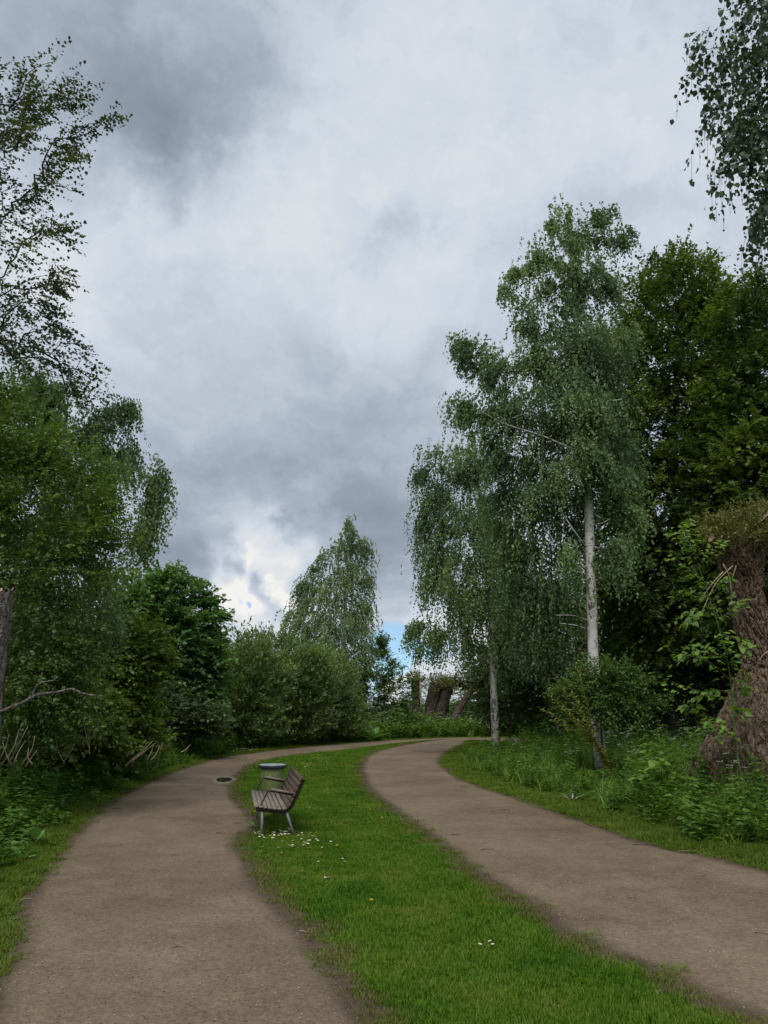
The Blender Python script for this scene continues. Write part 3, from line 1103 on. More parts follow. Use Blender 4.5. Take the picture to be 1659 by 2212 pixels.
# --- right: tall weeping birch by the path
bA = gnd(1289, 20.5)
birchA = make_tree('birch_tree', 'tallest weeping birch with long white trunk beside the path bend', [bA, P(1284, 1480, 20.5), P(1277, 1260, 20.6), P(1269, 1040, 20.7), P(1255, 850, 20.8), P(1240, 640, 20.8), P(1225, 470, 20.8)],
          [.165, .142, .132, .120, .095, .06, .012],
          lobes_px([(1205, 470, 26, 26), (1290, 475, 45, 26), (1330, 520, 28, 32), (1250, 520, 80, 42), (1160, 570, 45, 40), (1110, 610, 26, 30),
                    (1230, 620, 105, 62), (1310, 620, 38, 50), (1150, 690, 45, 50), (1250, 730, 95, 75), (1200, 790, 70, 60), (1310, 790, 50, 70),
                    (1040, 755, 52, 24), (1005, 745, 26, 20), (1110, 785, 50, 30), (1070, 810, 40, 40), (1210, 880, 95, 80), (1290, 900, 70, 75),
                    (990, 880, 34, 28), (1050, 890, 50, 42), (1120, 900, 60, 60), (1090, 970, 55, 50), (1190, 1000, 90, 75, .6),
                    (1330, 990, 45, 70, .3), (1120, 1080, 75, 75, .9), (1215, 1110, 45, 70, 1.2), (1350, 1090, 36, 60), (1150, 1190, 85, 80, 1.3),
                    (1228, 1200, 22, 40, -.6, .4), (1330, 1190, 26, 50, -.3, .5), (1200, 1290, 60, 70, 1.3), (1130, 1310, 60, 70, 1.8), (1160, 1390, 60, 50, 1.8), (1255, 960, 40, 50, -.8), (1245, 860, 50, 60, -.8), (1235, 740, 50, 60, -.7), (1300, 990, 26, 26, -.5, .6), (1215, 1010, 36, 40, -.5, .7)],
                   20.6), 165000, 'birch_leaf', 'birch_bark', 'weep', L=.072, W=.058, per=15, slen=.62, rmax=.05, alpha=.22, lift=.25, sides=14, loose=.42)

for pth, r0, dy_ in [([(1262, 985), (1243, 974), (1175, 943), (1122, 926), (1079, 911), (1036, 886)], .034, -.5), ([(1255, 890), (1288, 873), (1344, 862)], .026, -.6), ([(1264, 1180), (1241, 1148), (1207, 1097)], .028, -.4),
                     ([(1272, 1222), (1236, 1227), (1190, 1236)], .018, -.4), ([(1273, 1252), (1247, 1254), (1210, 1259)], .018, -.5), ([(1277, 1364), (1250, 1352), (1209, 1346)], .014, -.5), ([(1276, 1342), (1240, 1330), (1201, 1329)], .013, -.4),
                     ([(1270, 1135), (1300, 1130), (1318, 1120)], .014, -.4), ([(1215, 920), (1142, 895), (1106, 903)], .02, -.6), ([(1240, 560), (1265, 500), (1290, 478), (1320, 462)], .02, -.3), ([(1232, 560), (1215, 510), (1207, 455)], .014, -.3)]:
    pp = [P(u, v, 20.6 + (dy_ if i else 0)) - bA for i, (u, v) in enumerate(pth)]
    k_ = 5 * len(pp)
    MB().tube(spline(pp, k_), np.linspace(r0, r0 * .4, k_), 6).build('limb', M['birch_bark'], birchA, True)

# --- right: second birch further along
bB = gnd(1068, 28.5)
make_tree('birch_tree', 'slimmer birch with mottled grey trunk at the far bend of the path', [bB, P(1067, 1500, 28.5), P(1064, 1370, 28.5), P(1052, 1200, 28.7), P(1038, 1080, 28.9), P(1018, 960, 29)],
          [.16, .13, .115, .095, .07, .015],
          lobes_px([(955, 985, 42, 26), (920, 1040, 26, 50), (985, 1030, 55, 45), (1035, 1000, 50, 60), (940, 1110, 40, 55), (1010, 1110, 70, 70), (920, 1160, 30, 40), (965, 1200, 55, 55),
                    (1045, 1200, 75, 75), (935, 1260, 26, 45), (985, 1290, 50, 55), (1060, 1300, 65, 65), (960, 1350, 42, 30), (925, 1385, 34, 26, 0, .5), (905, 1350, 14, 12, 0, .6),
                    (1000, 1390, 50, 40, 0, .7), (1090, 1390, 60, 60, .6), (1120, 1290, 50, 60, .8)],
                   28.7), 84000, 'birch_leaf', 'birch_bark_grey', 'weep', L=.080, W=.064, per=14, slen=.72, rmax=.045, alpha=.22, lift=.25, sides=12, loose=.42)

# --- right: two tall broadleaved trees behind
make_tree('hornbeam_tree', 'tall dark hornbeam with yellowish leaves rising behind the tallest birch', [gnd(1450, 25), P(1452, 1250, 25), P(1456, 1000, 25), P(1462, 760, 25), P(1470, 570, 25)], [.17, .12, .08, .045, .012],
          lobes_px([(1468, 575, 34, 36), (1425, 600, 45, 38), (1515, 600, 32, 36), (1480, 640, 60, 50), (1385, 660, 50, 45), (1420, 710, 75, 60), (1500, 710, 55, 60), (1360, 760, 50, 70),
                    (1450, 810, 95, 75), (1370, 880, 60, 80), (1500, 880, 70, 75), (1430, 950, 95, 80), (1360, 1010, 55, 80), (1500, 1020, 80, 80), (1420, 1100, 90, 80), (1340, 1130, 60, 70),
                    (1490, 1170, 85, 70), (1400, 1230, 90, 70), (1330, 1270, 60, 80), (1480, 1290, 80, 60), (1400, 1360, 90, 70), (1500, 1390, 70, 60), (1545, 700, 50, 70), (1545, 820, 50, 80), (1550, 950, 50, 80), (1550, 1080, 50, 80), (1540, 660, 30, 40)],
                   25, 1.35), 140000, 'beech_leaf', 'bark_dark', 'broad', L=.135, W=.085, per=14, slen=.6, rmax=.05, alpha=.3, shell=.5)
make_tree('hornbeam_tree', 'broad hornbeam with brownish green crown above the big willow stump', [gnd(1640, 22.5), P(1640, 1250, 22.5), P(1632, 1000, 22.5), P(1625, 800, 22.5), P(1620, 640, 22.5)], [.17, .12, .08, .045, .012],
          lobes_px([(1618, 632, 40, 30), (1580, 660, 36, 34), (1655, 660, 40, 40), (1600, 710, 60, 55), (1680, 740, 60, 70), (1590, 790, 60, 60), (1650, 830, 75, 65), (1570, 870, 50, 60),
                    (1620, 930, 80, 70), (1720, 900, 70, 90), (1560, 990, 60, 70), (1650, 1030, 80, 70), (1580, 1090, 70, 60), (1740, 1040, 70, 80), (1660, 1130, 80, 60), (1560, 1190, 60, 60),
                    (1740, 1200, 80, 80), (1620, 1250, 90, 60), (1540, 1290, 50, 60), (1700, 1330, 90, 70)],
                   22.5, 1.35), 120000, 'beech_leaf', 'bark_dark', 'broad', L=.125, W=.08, per=14, slen=.58, rmax=.05, alpha=.3, shell=.5)
# dense, dark wood filling the space below and behind them
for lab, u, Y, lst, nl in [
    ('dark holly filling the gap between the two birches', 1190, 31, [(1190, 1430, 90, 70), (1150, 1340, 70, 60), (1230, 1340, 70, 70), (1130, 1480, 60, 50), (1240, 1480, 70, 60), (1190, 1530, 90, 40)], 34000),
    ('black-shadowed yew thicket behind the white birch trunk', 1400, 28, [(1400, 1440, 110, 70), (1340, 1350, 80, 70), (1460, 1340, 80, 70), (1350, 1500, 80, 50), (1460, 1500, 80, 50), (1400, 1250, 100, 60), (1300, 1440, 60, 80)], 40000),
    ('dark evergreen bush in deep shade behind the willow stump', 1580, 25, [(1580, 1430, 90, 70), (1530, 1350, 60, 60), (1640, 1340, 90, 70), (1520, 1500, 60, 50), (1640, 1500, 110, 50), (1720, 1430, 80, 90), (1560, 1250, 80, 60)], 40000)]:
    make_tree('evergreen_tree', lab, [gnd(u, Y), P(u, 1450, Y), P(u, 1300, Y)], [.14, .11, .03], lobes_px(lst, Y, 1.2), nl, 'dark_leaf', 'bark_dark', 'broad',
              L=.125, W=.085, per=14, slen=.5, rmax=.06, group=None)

# --- right: branch of a near birch hanging into the picture; the tree stands beyond the path, right of the frame
nb = np.array([7.6, 7.4, 0.0])
make_tree('birch_tree', 'near birch whose dark leafy boughs hang in at the upper right corner', [nb, nb + (.05, -.05, 3.0), nb + (-.25, -.2, 6.0), nb + (-.7, -.5, 8.6), nb + (-1.0, -.6, 10.2)], [.2, .16, .13, .08, .02],
          lobes_px([(1640, -10, 60, 50), (1640, 90, 50, 60), (1560, 112, 50, 16), (1520, 135, 26, 26), (1600, 190, 42, 45), (1650, 190, 40, 70), (1575, 240, 20, 40, 0, .8), (1625, 280, 40, 55), (1660, 350, 26, 60), (1600, 320, 22, 40, 0, .7),
                    (1720, 60, 70, 90), (1720, 220, 60, 90), (1730, 380, 50, 80), (1800, 100, 80, 100), (1680, 420, 20, 40), (1662, 430, 8, 40, 0, .5), (1820, 300, 70, 90), (1700, -100, 120, 80), (1850, -60, 120, 100)],
                   6.4, 1.3), 12500, 'birch_leaf_silhouette', 'birch_bark', 'weep', L=.054, W=.045, per=14, slen=.5, rmax=.04, alpha=.25, lift=.2, sides=14, hexleaf=True, spacing=.26, rtip=.0022)

# --- left: alder reaching in from outside the frame
al = gnd(-330, 13.5)
make_tree('alder_tree', 'thin-leaved alder with open branches reaching in at the upper left', [al, P(-320, 1200, 13.5), P(-300, 900, 13.5), P(-280, 500, 13.5), P(-250, 200, 13.5), P(-220, 0, 13.5)], [.24, .2, .17, .13, .08, .02],
          lobes_px([(95, 190, 60, 45), (155, 200, 20, 40), (30, 240, 70, 60), (120, 270, 55, 45), (205, 255, 40, 10, 0, .6), (60, 330, 80, 40), (140, 340, 30, 30), (30, 390, 60, 30), (105, 415, 50, 26), (-10, 130, 30, 30),
                    (40, 490, 90, 32), (120, 500, 30, 24), (40, 570, 90, 45), (125, 600, 40, 40), (30, 660, 110, 45), (110, 690, 45, 35), (50, 740, 110, 40), (150, 770, 60, 26), (190, 800, 40, 22), (170, 840, 40, 20),
                    (-80, 250, 100, 100), (-80, 450, 100, 100), (-80, 650, 100, 100), (-180, 100, 100, 120)],
                   13.5, 1.2), 25000, 'alder_leaf', 'bark_dark', 'broad', L=.068, W=.056, per=9, slen=.4, rmax=.07, alpha=.3, lift=.3, spacing=.27, rtip=.0062, curve=.2, loose=.12, clump=1.2)

# --- left: weeping birch behind
make_tree('birch_tree', 'weeping birch on the left with a wide greyish green curtain of leaves', [gnd(70, 18), P(80, 1300, 18), P(100, 1100, 18), P(120, 950, 18), P(110, 820, 18)], [.2, .16, .13, .09, .02],
          lobes_px([(60, 830, 80, 28), (140, 865, 70, 36), (225, 900, 45, 32), (265, 880, 20, 10, 0, .7), (60, 910, 100, 60), (180, 950, 80, 55), (270, 970, 36, 40), (250, 1030, 70, 45), (330, 1035, 24, 36), (320, 1090, 36, 45), (290, 1140, 34, 40, 0, .9),
                    (100, 1030, 120, 70), (200, 1090, 50, 50), (150, 1160, 60, 60), (40, 1150, 100, 80), (200, 1240, 40, 60), (140, 1300, 70, 80), (220, 1340, 50, 60), (60, 1300, 90, 80), (-40, 950, 80, 120)],
                   18, 1.1), 92000, 'birch_leaf', 'bark_dark', 'weep', L=.068, W=.053, per=15, slen=.6, rmax=.07, alpha=.25, lift=.25, loose=.45)

# --- left: olive-green hornbeam in front
make_tree('hornbeam_tree', 'olive green hornbeam with layered boughs at the left edge', [gnd(-60, 12.8), P(-55, 1300, 12.8), P(-40, 1100, 12.8), P(-20, 950, 12.8)], [.2, .15, .11, .03],
          lobes_px([(20, 900, 60, 40), (80, 950, 60, 40), (30, 1000, 90, 50), (130, 1010, 70, 40), (180, 1060, 50, 36), (90, 1090, 100, 45), (200, 1120, 36, 26, 0, .8), (30, 1160, 90, 50), (150, 1170, 70, 36), (220, 1180, 36, 26, 0, .7), (70, 1240, 100, 45),
                    (180, 1230, 50, 32, 0, .7), (30, 1320, 90, 60), (120, 1330, 60, 45), (60, 1400, 100, 50), (150, 1430, 70, 40), (30, 1470, 80, 50), (110, 1490, 80, 40), (-60, 1100, 70, 200), (20, 1540, 80, 40), (90, 1550, 70, 30)],
                   12.8, 1.2), 78000, 'hornbeam_leaf', 'bark_dark', 'broad', L=.062, W=.042, per=14, slen=.5, rmax=.06, alpha=.25, lift=.15, spacing=.36)

# --- left: sycamore beyond
make_tree('sycamore_tree', 'rounded bright green sycamore beyond the left path', [gnd(352, 29), P(350, 1450, 29), P(348, 1350, 29), P(345, 1270, 29)], [.16, .13, .1, .03],
          lobes_px([(345, 1265, 50, 28), (300, 1290, 45, 30), (400, 1290, 40, 26), (440, 1308, 20, 14), (450, 1335, 24, 16), (330, 1330, 70, 40), (410, 1345, 50, 34), (280, 1370, 50, 50), (370, 1400, 70, 50), (430, 1400, 36, 36),
                    (320, 1450, 70, 50), (420, 1460, 45, 50), (370, 1510, 70, 50), (435, 1530, 34, 40), (300, 1530, 60, 40)],
                   29, 1.2), 58000, 'sycamore_leaf', 'bark_dark', 'broad', L=.155, W=.125, per=12, slen=.5, rmax=.06, alpha=.3)

# --- left: understorey shrubs
for nm, lab, u, Y, lst, nl, lf in [
    ('hazel_bush', 'hazel bush with dull green leaves under the left-hand birch', 215, 19, [(215, 1430, 70, 50), (160, 1480, 60, 50), (270, 1480, 50, 45), (220, 1530, 80, 40), (300, 1420, 40, 60), (130, 1550, 60, 30), (250, 1560, 70, 26), (180, 1590, 80, 30), (270, 1590, 60, 26)], 42000, 'hazel_leaf'),
    ('hazel_bush', 'small light green hazel at the front of the left thicket', 130, 16.5, [(130, 1500, 50, 36), (180, 1530, 50, 28), (90, 1545, 50, 28), (150, 1565, 70, 20), (110, 1600, 80, 30), (190, 1600, 60, 26), (40, 1590, 60, 36)], 20000, 'hazel_leaf'),
    ('elder_bush', 'dark elder bush at the foot of the rounded sycamore', 330, 27, [(320, 1540, 60, 45), (380, 1545, 60, 40), (270, 1560, 50, 30), (430, 1555, 40, 30)], 15000, 'dark_leaf'),
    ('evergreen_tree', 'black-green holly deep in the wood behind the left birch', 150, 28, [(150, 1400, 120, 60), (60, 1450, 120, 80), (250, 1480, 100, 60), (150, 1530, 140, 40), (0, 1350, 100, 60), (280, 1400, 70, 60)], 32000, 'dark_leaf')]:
    make_tree(nm, lab, [gnd(u, Y), P(u + 4, 1560, Y), P(u, 1480, Y)], [.035, .03, .012], lobes_px(lst, Y, 1.1), nl, lf, 'bark_dark', 'broad', cat='bush' if 'bush' in nm else 'tree',
              L=.11, W=.08, per=12, slen=.45, rmax=.03, minz=.1, alpha=.2, stems=5)

# --- middle: willow thicket
for lab, u, Y, lst, nl in [
    ('greyish willow shrub next to the sycamore', 500, 34, [(470, 1570, 40, 30), (520, 1585, 50, 22), (450, 1520, 30, 50), (555, 1480, 50, 60), (555, 1560, 50, 36), (470, 1424, 26, 27), (500, 1419, 36, 40), (480, 1474, 40, 45), (530, 1464, 40, 45), (500, 1510, 60, 50), (545, 1404, 26, 32), (520, 1550, 50, 28)], 32000),
    ('wide grey-green willow shrub in the middle of the thicket', 600, 37, [(560, 1585, 45, 20), (610, 1585, 50, 20), (650, 1580, 40, 20), (660, 1480, 50, 60), (540, 1454, 40, 36), (680, 1444, 30, 27), (600, 1424, 40, 40), (575, 1474, 50, 45), (640, 1454, 50, 45), (610, 1500, 70, 50), (560, 1540, 50, 36), (650, 1540, 50, 36), (565, 1409, 18, 27, 0, .7)], 38000),
    ('willow shrub sloping down to the far bank', 690, 40, [(700, 1582, 50, 18), (655, 1578, 40, 20), (750, 1580, 26, 18), (670, 1464, 45, 45), (710, 1480, 45, 50), (690, 1530, 55, 40), (740, 1535, 30, 36), (660, 1500, 45, 50), (725, 1570, 40, 16)], 30000)]:
    make_tree('willow_shrub', lab, [gnd(u, Y), P(u + 4, 1560, Y), P(u, 1480, Y)], [.05, .04, .015], lobes_px(lst, Y, 1.1), nl, 'willow_leaf', 'bark_grey', 'willow', cat='shrub',
              L=.17, W=.065, per=14, slen=.75, rmax=.03, minz=.1, alpha=.15, lift=.5, stems=6, group='willow shrubs beyond the left path')

# --- middle: birch standing alone against the sky
make_tree('birch_tree', 'lone pointed birch in the middle distance above the willow thicket', [gnd(738, 46), P(738, 1480, 46), P(742, 1380, 46), P(748, 1260, 46), P(754, 1135, 46)], [.2, .17, .13, .08, .015],
          lobes_px([(754, 1140, 12, 18), (748, 1165, 22, 20), (785, 1175, 18, 14), (775, 1205, 26, 26), (735, 1200, 30, 28), (700, 1225, 22, 20), (745, 1245, 45, 32), (790, 1250, 12, 24), (690, 1265, 36, 24), (655, 1258, 10, 8, 0, .7), (660, 1300, 28, 22),
                    (730, 1295, 50, 36), (785, 1310, 22, 36), (640, 1335, 26, 20), (700, 1345, 60, 36), (765, 1350, 40, 40), (650, 1380, 36, 26), (720, 1400, 60, 40), (785, 1400, 20, 30), (740, 1450, 50, 36), (690, 1440, 40, 30)],
                   46), 44000, 'birch_leaf_far', 'birch_bark', 'weep', L=.115, W=.088, per=14, slen=.95, rmax=.06, alpha=.22, lift=.25, spacing=.6)

# --- middle: bushes round the far bend
for nm, lab, u, Y, lst, nl, lf in [
    ('hawthorn_bush', 'hawthorn bush between the lone birch and the pollard stumps', 815, 47, [(870, 1560, 40, 24), (780, 1570, 50, 20), (800, 1450, 40, 36), (840, 1470, 32, 26), (790, 1500, 50, 40), (850, 1510, 36, 36), (822, 1415, 16, 20), (825, 1392, 6, 14, 0, 1.5), (760, 1520, 36, 40), (820, 1550, 60, 24)], 30000, 'shrub_leaf'),
    ('hedge_bush', 'dense green bush right behind the pollard stumps', 940, 56, [(920, 1525, 50, 26), (980, 1515, 45, 28), (950, 1540, 70, 20), (890, 1540, 40, 24)], 17000, 'shrub_leaf'),
    ('hedge_bush', 'bright green bush between the leaning stump and the slim birch', 1030, 53, [(1020, 1530, 36, 26), (1055, 1500, 40, 40), (1050, 1550, 50, 24), (1100, 1480, 50, 50)], 18000, 'sycamore_leaf'),
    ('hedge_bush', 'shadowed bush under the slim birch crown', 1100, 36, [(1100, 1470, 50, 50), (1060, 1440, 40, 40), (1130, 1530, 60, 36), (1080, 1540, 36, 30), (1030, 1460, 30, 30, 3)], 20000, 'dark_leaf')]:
    make_tree(nm, lab, [gnd(u, Y), P(u + 2, 1560, Y), P(u, 1510, Y)], [.1, .08, .02], lobes_px(lst, Y, 1.2), nl, lf, 'bark_dark', 'broad', cat='bush',
              L=.13, W=.09, per=12, slen=.6, rmax=.04, minz=.1, alpha=.2, spacing=.6)
# far wood closing the view behind everything
far = []
for i, (u, Y, top) in enumerate([(-150, 40, 1300), (60, 42, 1330), (260, 44, 1380), (430, 46, 1440), (1160, 52, 1400), (1330, 46, 1300), (1500, 44, 1250), (1720, 42, 1200)]):
    lst = [(u + rng.normal() * 30, top + 40 + k * 45, 60 + 14 * k, 48) for k in range(int((1560 - top) / 45))]
    lst += [(u + sx * 90, top + 110 + k * 60, 60, 50) for k in range(int((1540 - top - 100) / 60) + 1) for sx in (-1, 1)]
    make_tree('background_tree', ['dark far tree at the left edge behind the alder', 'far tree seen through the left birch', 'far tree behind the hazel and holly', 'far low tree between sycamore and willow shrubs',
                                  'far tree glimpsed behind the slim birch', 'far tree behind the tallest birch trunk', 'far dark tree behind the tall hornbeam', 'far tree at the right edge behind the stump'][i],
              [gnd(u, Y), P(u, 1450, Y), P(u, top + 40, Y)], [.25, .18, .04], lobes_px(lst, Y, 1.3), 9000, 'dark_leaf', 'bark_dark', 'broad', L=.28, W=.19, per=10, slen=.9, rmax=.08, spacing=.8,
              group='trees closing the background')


# ------------------------------------------------------------------ pollard stumps
def stump_mesh(path, radii, res_a, res_z, ridge, seed, jag=0.0, cell=(6.0, 1.6), flutes=0.0):
    """furrowed trunk, broken or sawn at the top -> verts, faces (closed), top ring"""
    path = spline(np.asarray(path, float), res_z)
    rad = np.interp(np.linspace(0, 1, res_z), np.linspace(0, 1, len(radii)), radii)
    v = []
    for i in range(res_z):
        for j in range(res_a):
            a = 2 * math.pi * j / res_a
            ca, sa = math.cos(a), math.sin(a)
            z = path[i][2]
            r = rad[i]
            x, y = ca * r, sa * r
            lump = mn.noise((x * 1.4 + seed, y * 1.4, z * .9)) * .12 * r + math.sin(a * 5 + seed + z) * flutes * r * max(0, 1 - i / res_z * 1.8)
            # slanting ridges of bark
            q = (ca * cell[0] * r ** .5 + z * .5 + seed, sa * cell[0] * r ** .5 - z * .4, z * cell[1])
            f1 = 1 - abs(mn.noise(q)) * 2.2
            f2 = 1 - abs(mn.noise((q[0] * 2.3, q[1] * 2.3, q[2] * 2.6))) * 2.0
            rr = r + lump - ridge * max(0, f1) ** 2 - ridge * .45 * max(0, f2) ** 2
            zz = 0
            if jag and i >= res_z - 3:
                zz = jag * mn.noise((ca * 3 + seed, sa * 3, 5.0)) * (i - res_z + 4) / 3
            v.append((path[i][0] + ca * rr, path[i][1] + sa * rr, z + zz))
    v = np.array(v)
    i = np.arange(res_z - 1)[:, None] * res_a
    j = np.arange(res_a)[None]
    j2 = (j + 1) % res_a
    q = np.stack([i + j, i + j2, i + res_a + j2, i + res_a + j], -1).reshape(-1, 4)
    return v, q


def cap_mesh(v, res_a, res_z, sink=.03):
    """weathered cut face closing the top ring"""
    ring = v[(res_z - 1) * res_a:]
    c = ring.mean(0)
    inner = c + (ring - c) * .5 + np.array([0, 0, -sink]) + rng.normal(size=ring.shape) * np.array([.004, .004, sink * .4])
    vv = np.vstack([ring, inner, c + (0, 0, -sink)])
    j = np.arange(res_a)
    j2 = (j + 1) % res_a
    q = np.stack([j, j2, res_a + j2, res_a + j], -1)
    t = np.stack([res_a + j, res_a + j2, np.full(res_a, 2 * res_a)], -1)
    return vv, [q, t]


def sprouts(parent, centers, radii, n, L, W, mat, name='sprouts', up=.5):
    """tuft of young leafy shoots on a pollard head"""
    pos = np.concatenate([ell_points(np.asarray(c, float), np.asarray(r, float), max(3, n // len(centers)), .8) for c, r in zip(centers, radii)])
    per = 9
    mid = np.average(np.asarray(centers, float), axis=0)
    o = norm((pos - mid) + rng.normal(size=pos.shape) * .35 + np.array([0, 0, up]))
    t = (np.arange(per)[None] + rng.random((len(pos), per))) / per
    ln = L * 4.5
    p = pos[:, None] + o[:, None] * ln * t[..., None]
    d = norm(o[:, None] * .7 + rng.normal(size=p.shape) * .6)
    nr = rng.normal(size=p.shape) + np.array([0, 0, .6])
    k = p.reshape(-1, 3)
    v, q = leaf_quads(k, d.reshape(-1, 3), nr.reshape(-1, 3), L * (.6 + .8 * rng.random(len(k))), W * (.6 + .8 * rng.random(len(k))))
    o = mesh_obj(name, v, q, M[mat], parent, False, rng.random(len(k)))
    o['kind'] = 'stuff'
    return o


# big willow stump on the right
YW = 14.6
prof = [(1640, 1745, 1.42), (1642, 1690, 1.24), (1646, 1590, .97), (1654, 1506, .68), (1657, 1445, .47), (1647, 1406, .38), (1629, 1358, .345), (1613, 1300, .35), (1609, 1252, .36), (1603, 1223, .42), (1604, 1180, .47), (1604, 1150, .42)]
wb = gnd(1640, YW)
wp = [P(u, v, YW) - wb for u, v, r in prof]
wp[0][2] = -.15
wroot = empty('willow_stump', wb, 'huge pollarded willow stump with flaring furrowed base at the right edge', 'tree stump')
v, q = stump_mesh(wp, [r for u, v, r in prof], 260, 240, .075, 3.3, 0.12, (9.5, 4.6), .05)
mesh_obj('trunk', v, q, M['willow_bark'], wroot, True)
cv, cf = cap_mesh(v, 260, 240, .16)
mesh_obj('cut_top', cv, cf, M['cut_wood'], wroot)
for (u, vv, ax, rad, ln, yo) in [(1552, 1180, (-.75, -.45, .55), .075, .22, -.35), (1640, 1128, (.5, -.6, .45), .06, .25, -.3), (1668, 1165, (.7, -.5, .4), .07, .22, -.3)]:
    p = P(u, vv, YW + yo) - wb
    a = norm(np.array(ax, float))
    st = MB().tube([p - a * .12, p, p + a * ln * .7, p + a * ln], [rad * 1.25, rad * 1.12, rad * 1.0, rad * .95], 10, False).build('cut_stub', M['willow_bark'], wroot, True)
    cvv, cff = tube([p + a * (ln - .004), p + a * (ln + .006)], [rad * .95, rad * .9], 10)
    mesh_obj('sawn_face', cvv, fs_all(cff), M['cut_wood'], st)
cs = [P(u, v_, YW + yo) - wb for u, v_, yo in [(1555, 1150, -.3), (1590, 1120, -.3), (1630, 1110, -.3), (1655, 1100, 0), (1600, 1140, .2), (1560, 1180, -.1), (1670, 1120, -.2), (1540, 1135, -.1), (1560, 1165, -.5), (1600, 1160, -.6), (1640, 1150, -.6), (1580, 1135, -.5), (1620, 1130, -.5), (1655, 1165, -.5)]]
sprouts(wroot, cs, [(.17, .2, .09)] * 14, 620, .06, .030, 'moss_leaf')
for (a, b, c) in [((1583, 1222), (1545, 1262), (1512, 1332)), ((1562, 1235), (1535, 1265), (1512, 1300)), ((1562, 1218), (1575, 1245), (1580, 1280)), ((1590, 1222), (1586, 1236), (1582, 1248)), ((1659, 1408), (1648, 1415), (1640, 1428)), ((1640, 1130), (1660, 1110), (1680, 1090))]:
    pp = [P(*k, YW - .55) - wb for k in (a, b, c)]
    MB().tube(spline(pp, 8), np.linspace(.012, .007, 8), 5).build('bare_shoot', M['dry_stalk'], wroot, True)
for (u, vv, s) in [(1610, 1480, 1.0), (1590, 1650, .8), (1545, 1580, .7)]:
    pc = P(u, vv, YW - .7) - wb
    sprouts(wroot, [pc], [(.14, .1, .08)], 30, .05, .03, 'moss_leaf', 'side_shoot')

# broken grey stump at the left edge with a bare bough
YS = 10.8
sb = gnd(-45, YS)
prof = [(-52, 1690, .27), (-44, 1600, .25), (-32, 1500, .225), (-22, 1400, .22), (-12, 1330, .225), (-8, 1275, .23)]
sp_ = [P(u, v_, YS) - sb for u, v_, r in prof]
sp_[0][2] = -.1
sroot = empty('broken_stump', sb, 'broken grey dead trunk with pale splintered top at the left edge', 'tree stump')
v, q = stump_mesh(sp_, [r for u, v_, r in prof], 70, 110, .03, 8.1, .22, (6, 1.2))
mesh_obj('trunk', v, q, M['dead_grey'], sroot, True)
cv, cf = cap_mesh(v, 70, 110, .2)
mesh_obj('splintered_top', cv, cf, M['cut_wood'], sroot)
pp = [P(u, v_, YS - .3) - sb for u, v_ in [(-5, 1540), (40, 1522), (70, 1506), (85, 1500), (120, 1496), (150, 1489), (162, 1490), (185, 1500), (220, 1503)]]
bb = MB().tube(spline(pp, 26), np.linspace(.028, .008, 26), 7).build('bare_bough', M['dead_grey'], sroot, True)
pp = [P(u, v_, YS - .3) - sb for u, v_ in [(70, 1506), (78, 1482), (95, 1473), (115, 1470), (125, 1462)]]
MB().tube(spline(pp, 10), np.linspace(.016, .007, 10), 6).build('side_branch', M['dead_grey'], bb, True)

# row of pollard stumps at the far bend
YP = 50.0
for i, (lab, pr, bark, hd, pale) in enumerate([
    ('upright thin pollard stump with a pale split side at the far bend', [(899, 1600, .33), (899, 1540, .31), (898, 1500, .29), (899, 1466, .32)], 'stump_bark', .16, True),
    ('thick dark pollard stump in the middle of the far group', [(930, 1600, .58), (932, 1545, .50), (936, 1510, .48), (944, 1476, .54)], 'stump_bark', .5, False),
    ('dark pollard stump leaning right against the thick one', [(948, 1600, .40), (951, 1545, .36), (962, 1505, .34), (974, 1474, .42)], 'stump_bark', .45, False),
    ('narrow pale stump between the leaning pollards', [(962, 1600, .2), (963, 1550, .18), (966, 1506, .15)], 'stump_pale_bark', 0, True),
    ('reddish stump leaning far to the right in the far group', [(974, 1600, .35), (980, 1560, .31), (996, 1525, .29), (1012, 1500, .26), (1026, 1484, .27)], 'stump_pale_bark', .22, True)]):
    yo = YP + [0, .5, 0, .6, -.3][i]
    b0 = gnd(pr[0][0], yo)
    pth = [P(u, v_, yo) - b0 for u, v_, r in pr]
    pth[0][2] = -.1
    rt = empty('pollard_stump', b0, lab, 'tree stump', 'pollard stumps at the far bend')
    v, q = stump_mesh(pth, [r for u, v_, r in pr], 56, 70, .09, 2.0 + i * 3.1, .16, (4.2, 1.8))
    mesh_obj('trunk', v, q, M[bark], rt, True)
    cv, cf = cap_mesh(v, 56, 70, .08)
    mesh_obj('cut_top', cv, cf, M['cut_wood'], rt)
    tp = pth[-1]
    rr = pr[-1][2]
    if pale and i == 0:
        s0 = [P(u, v_, yo - .12) - b0 for u, v_ in [(908, 1470), (908, 1500), (910, 1530)]]
        MB().tube(spline(s0, 8), [.05, .09, .09, .08, .07, .06, .04, .02], 6).build('split_wood', M['cut_wood'], rt, True)
    if hd:
        sprouts(rt, [tp + (0, 0, .02), tp + (-rr * .7, 0, -.15), tp + (rr * .7, 0, -.15), tp + (0, -rr * .8, -.2)], [(hd, hd, hd * .55)] * 4, int(70 + 420 * hd), .11, .045, 'moss_leaf')


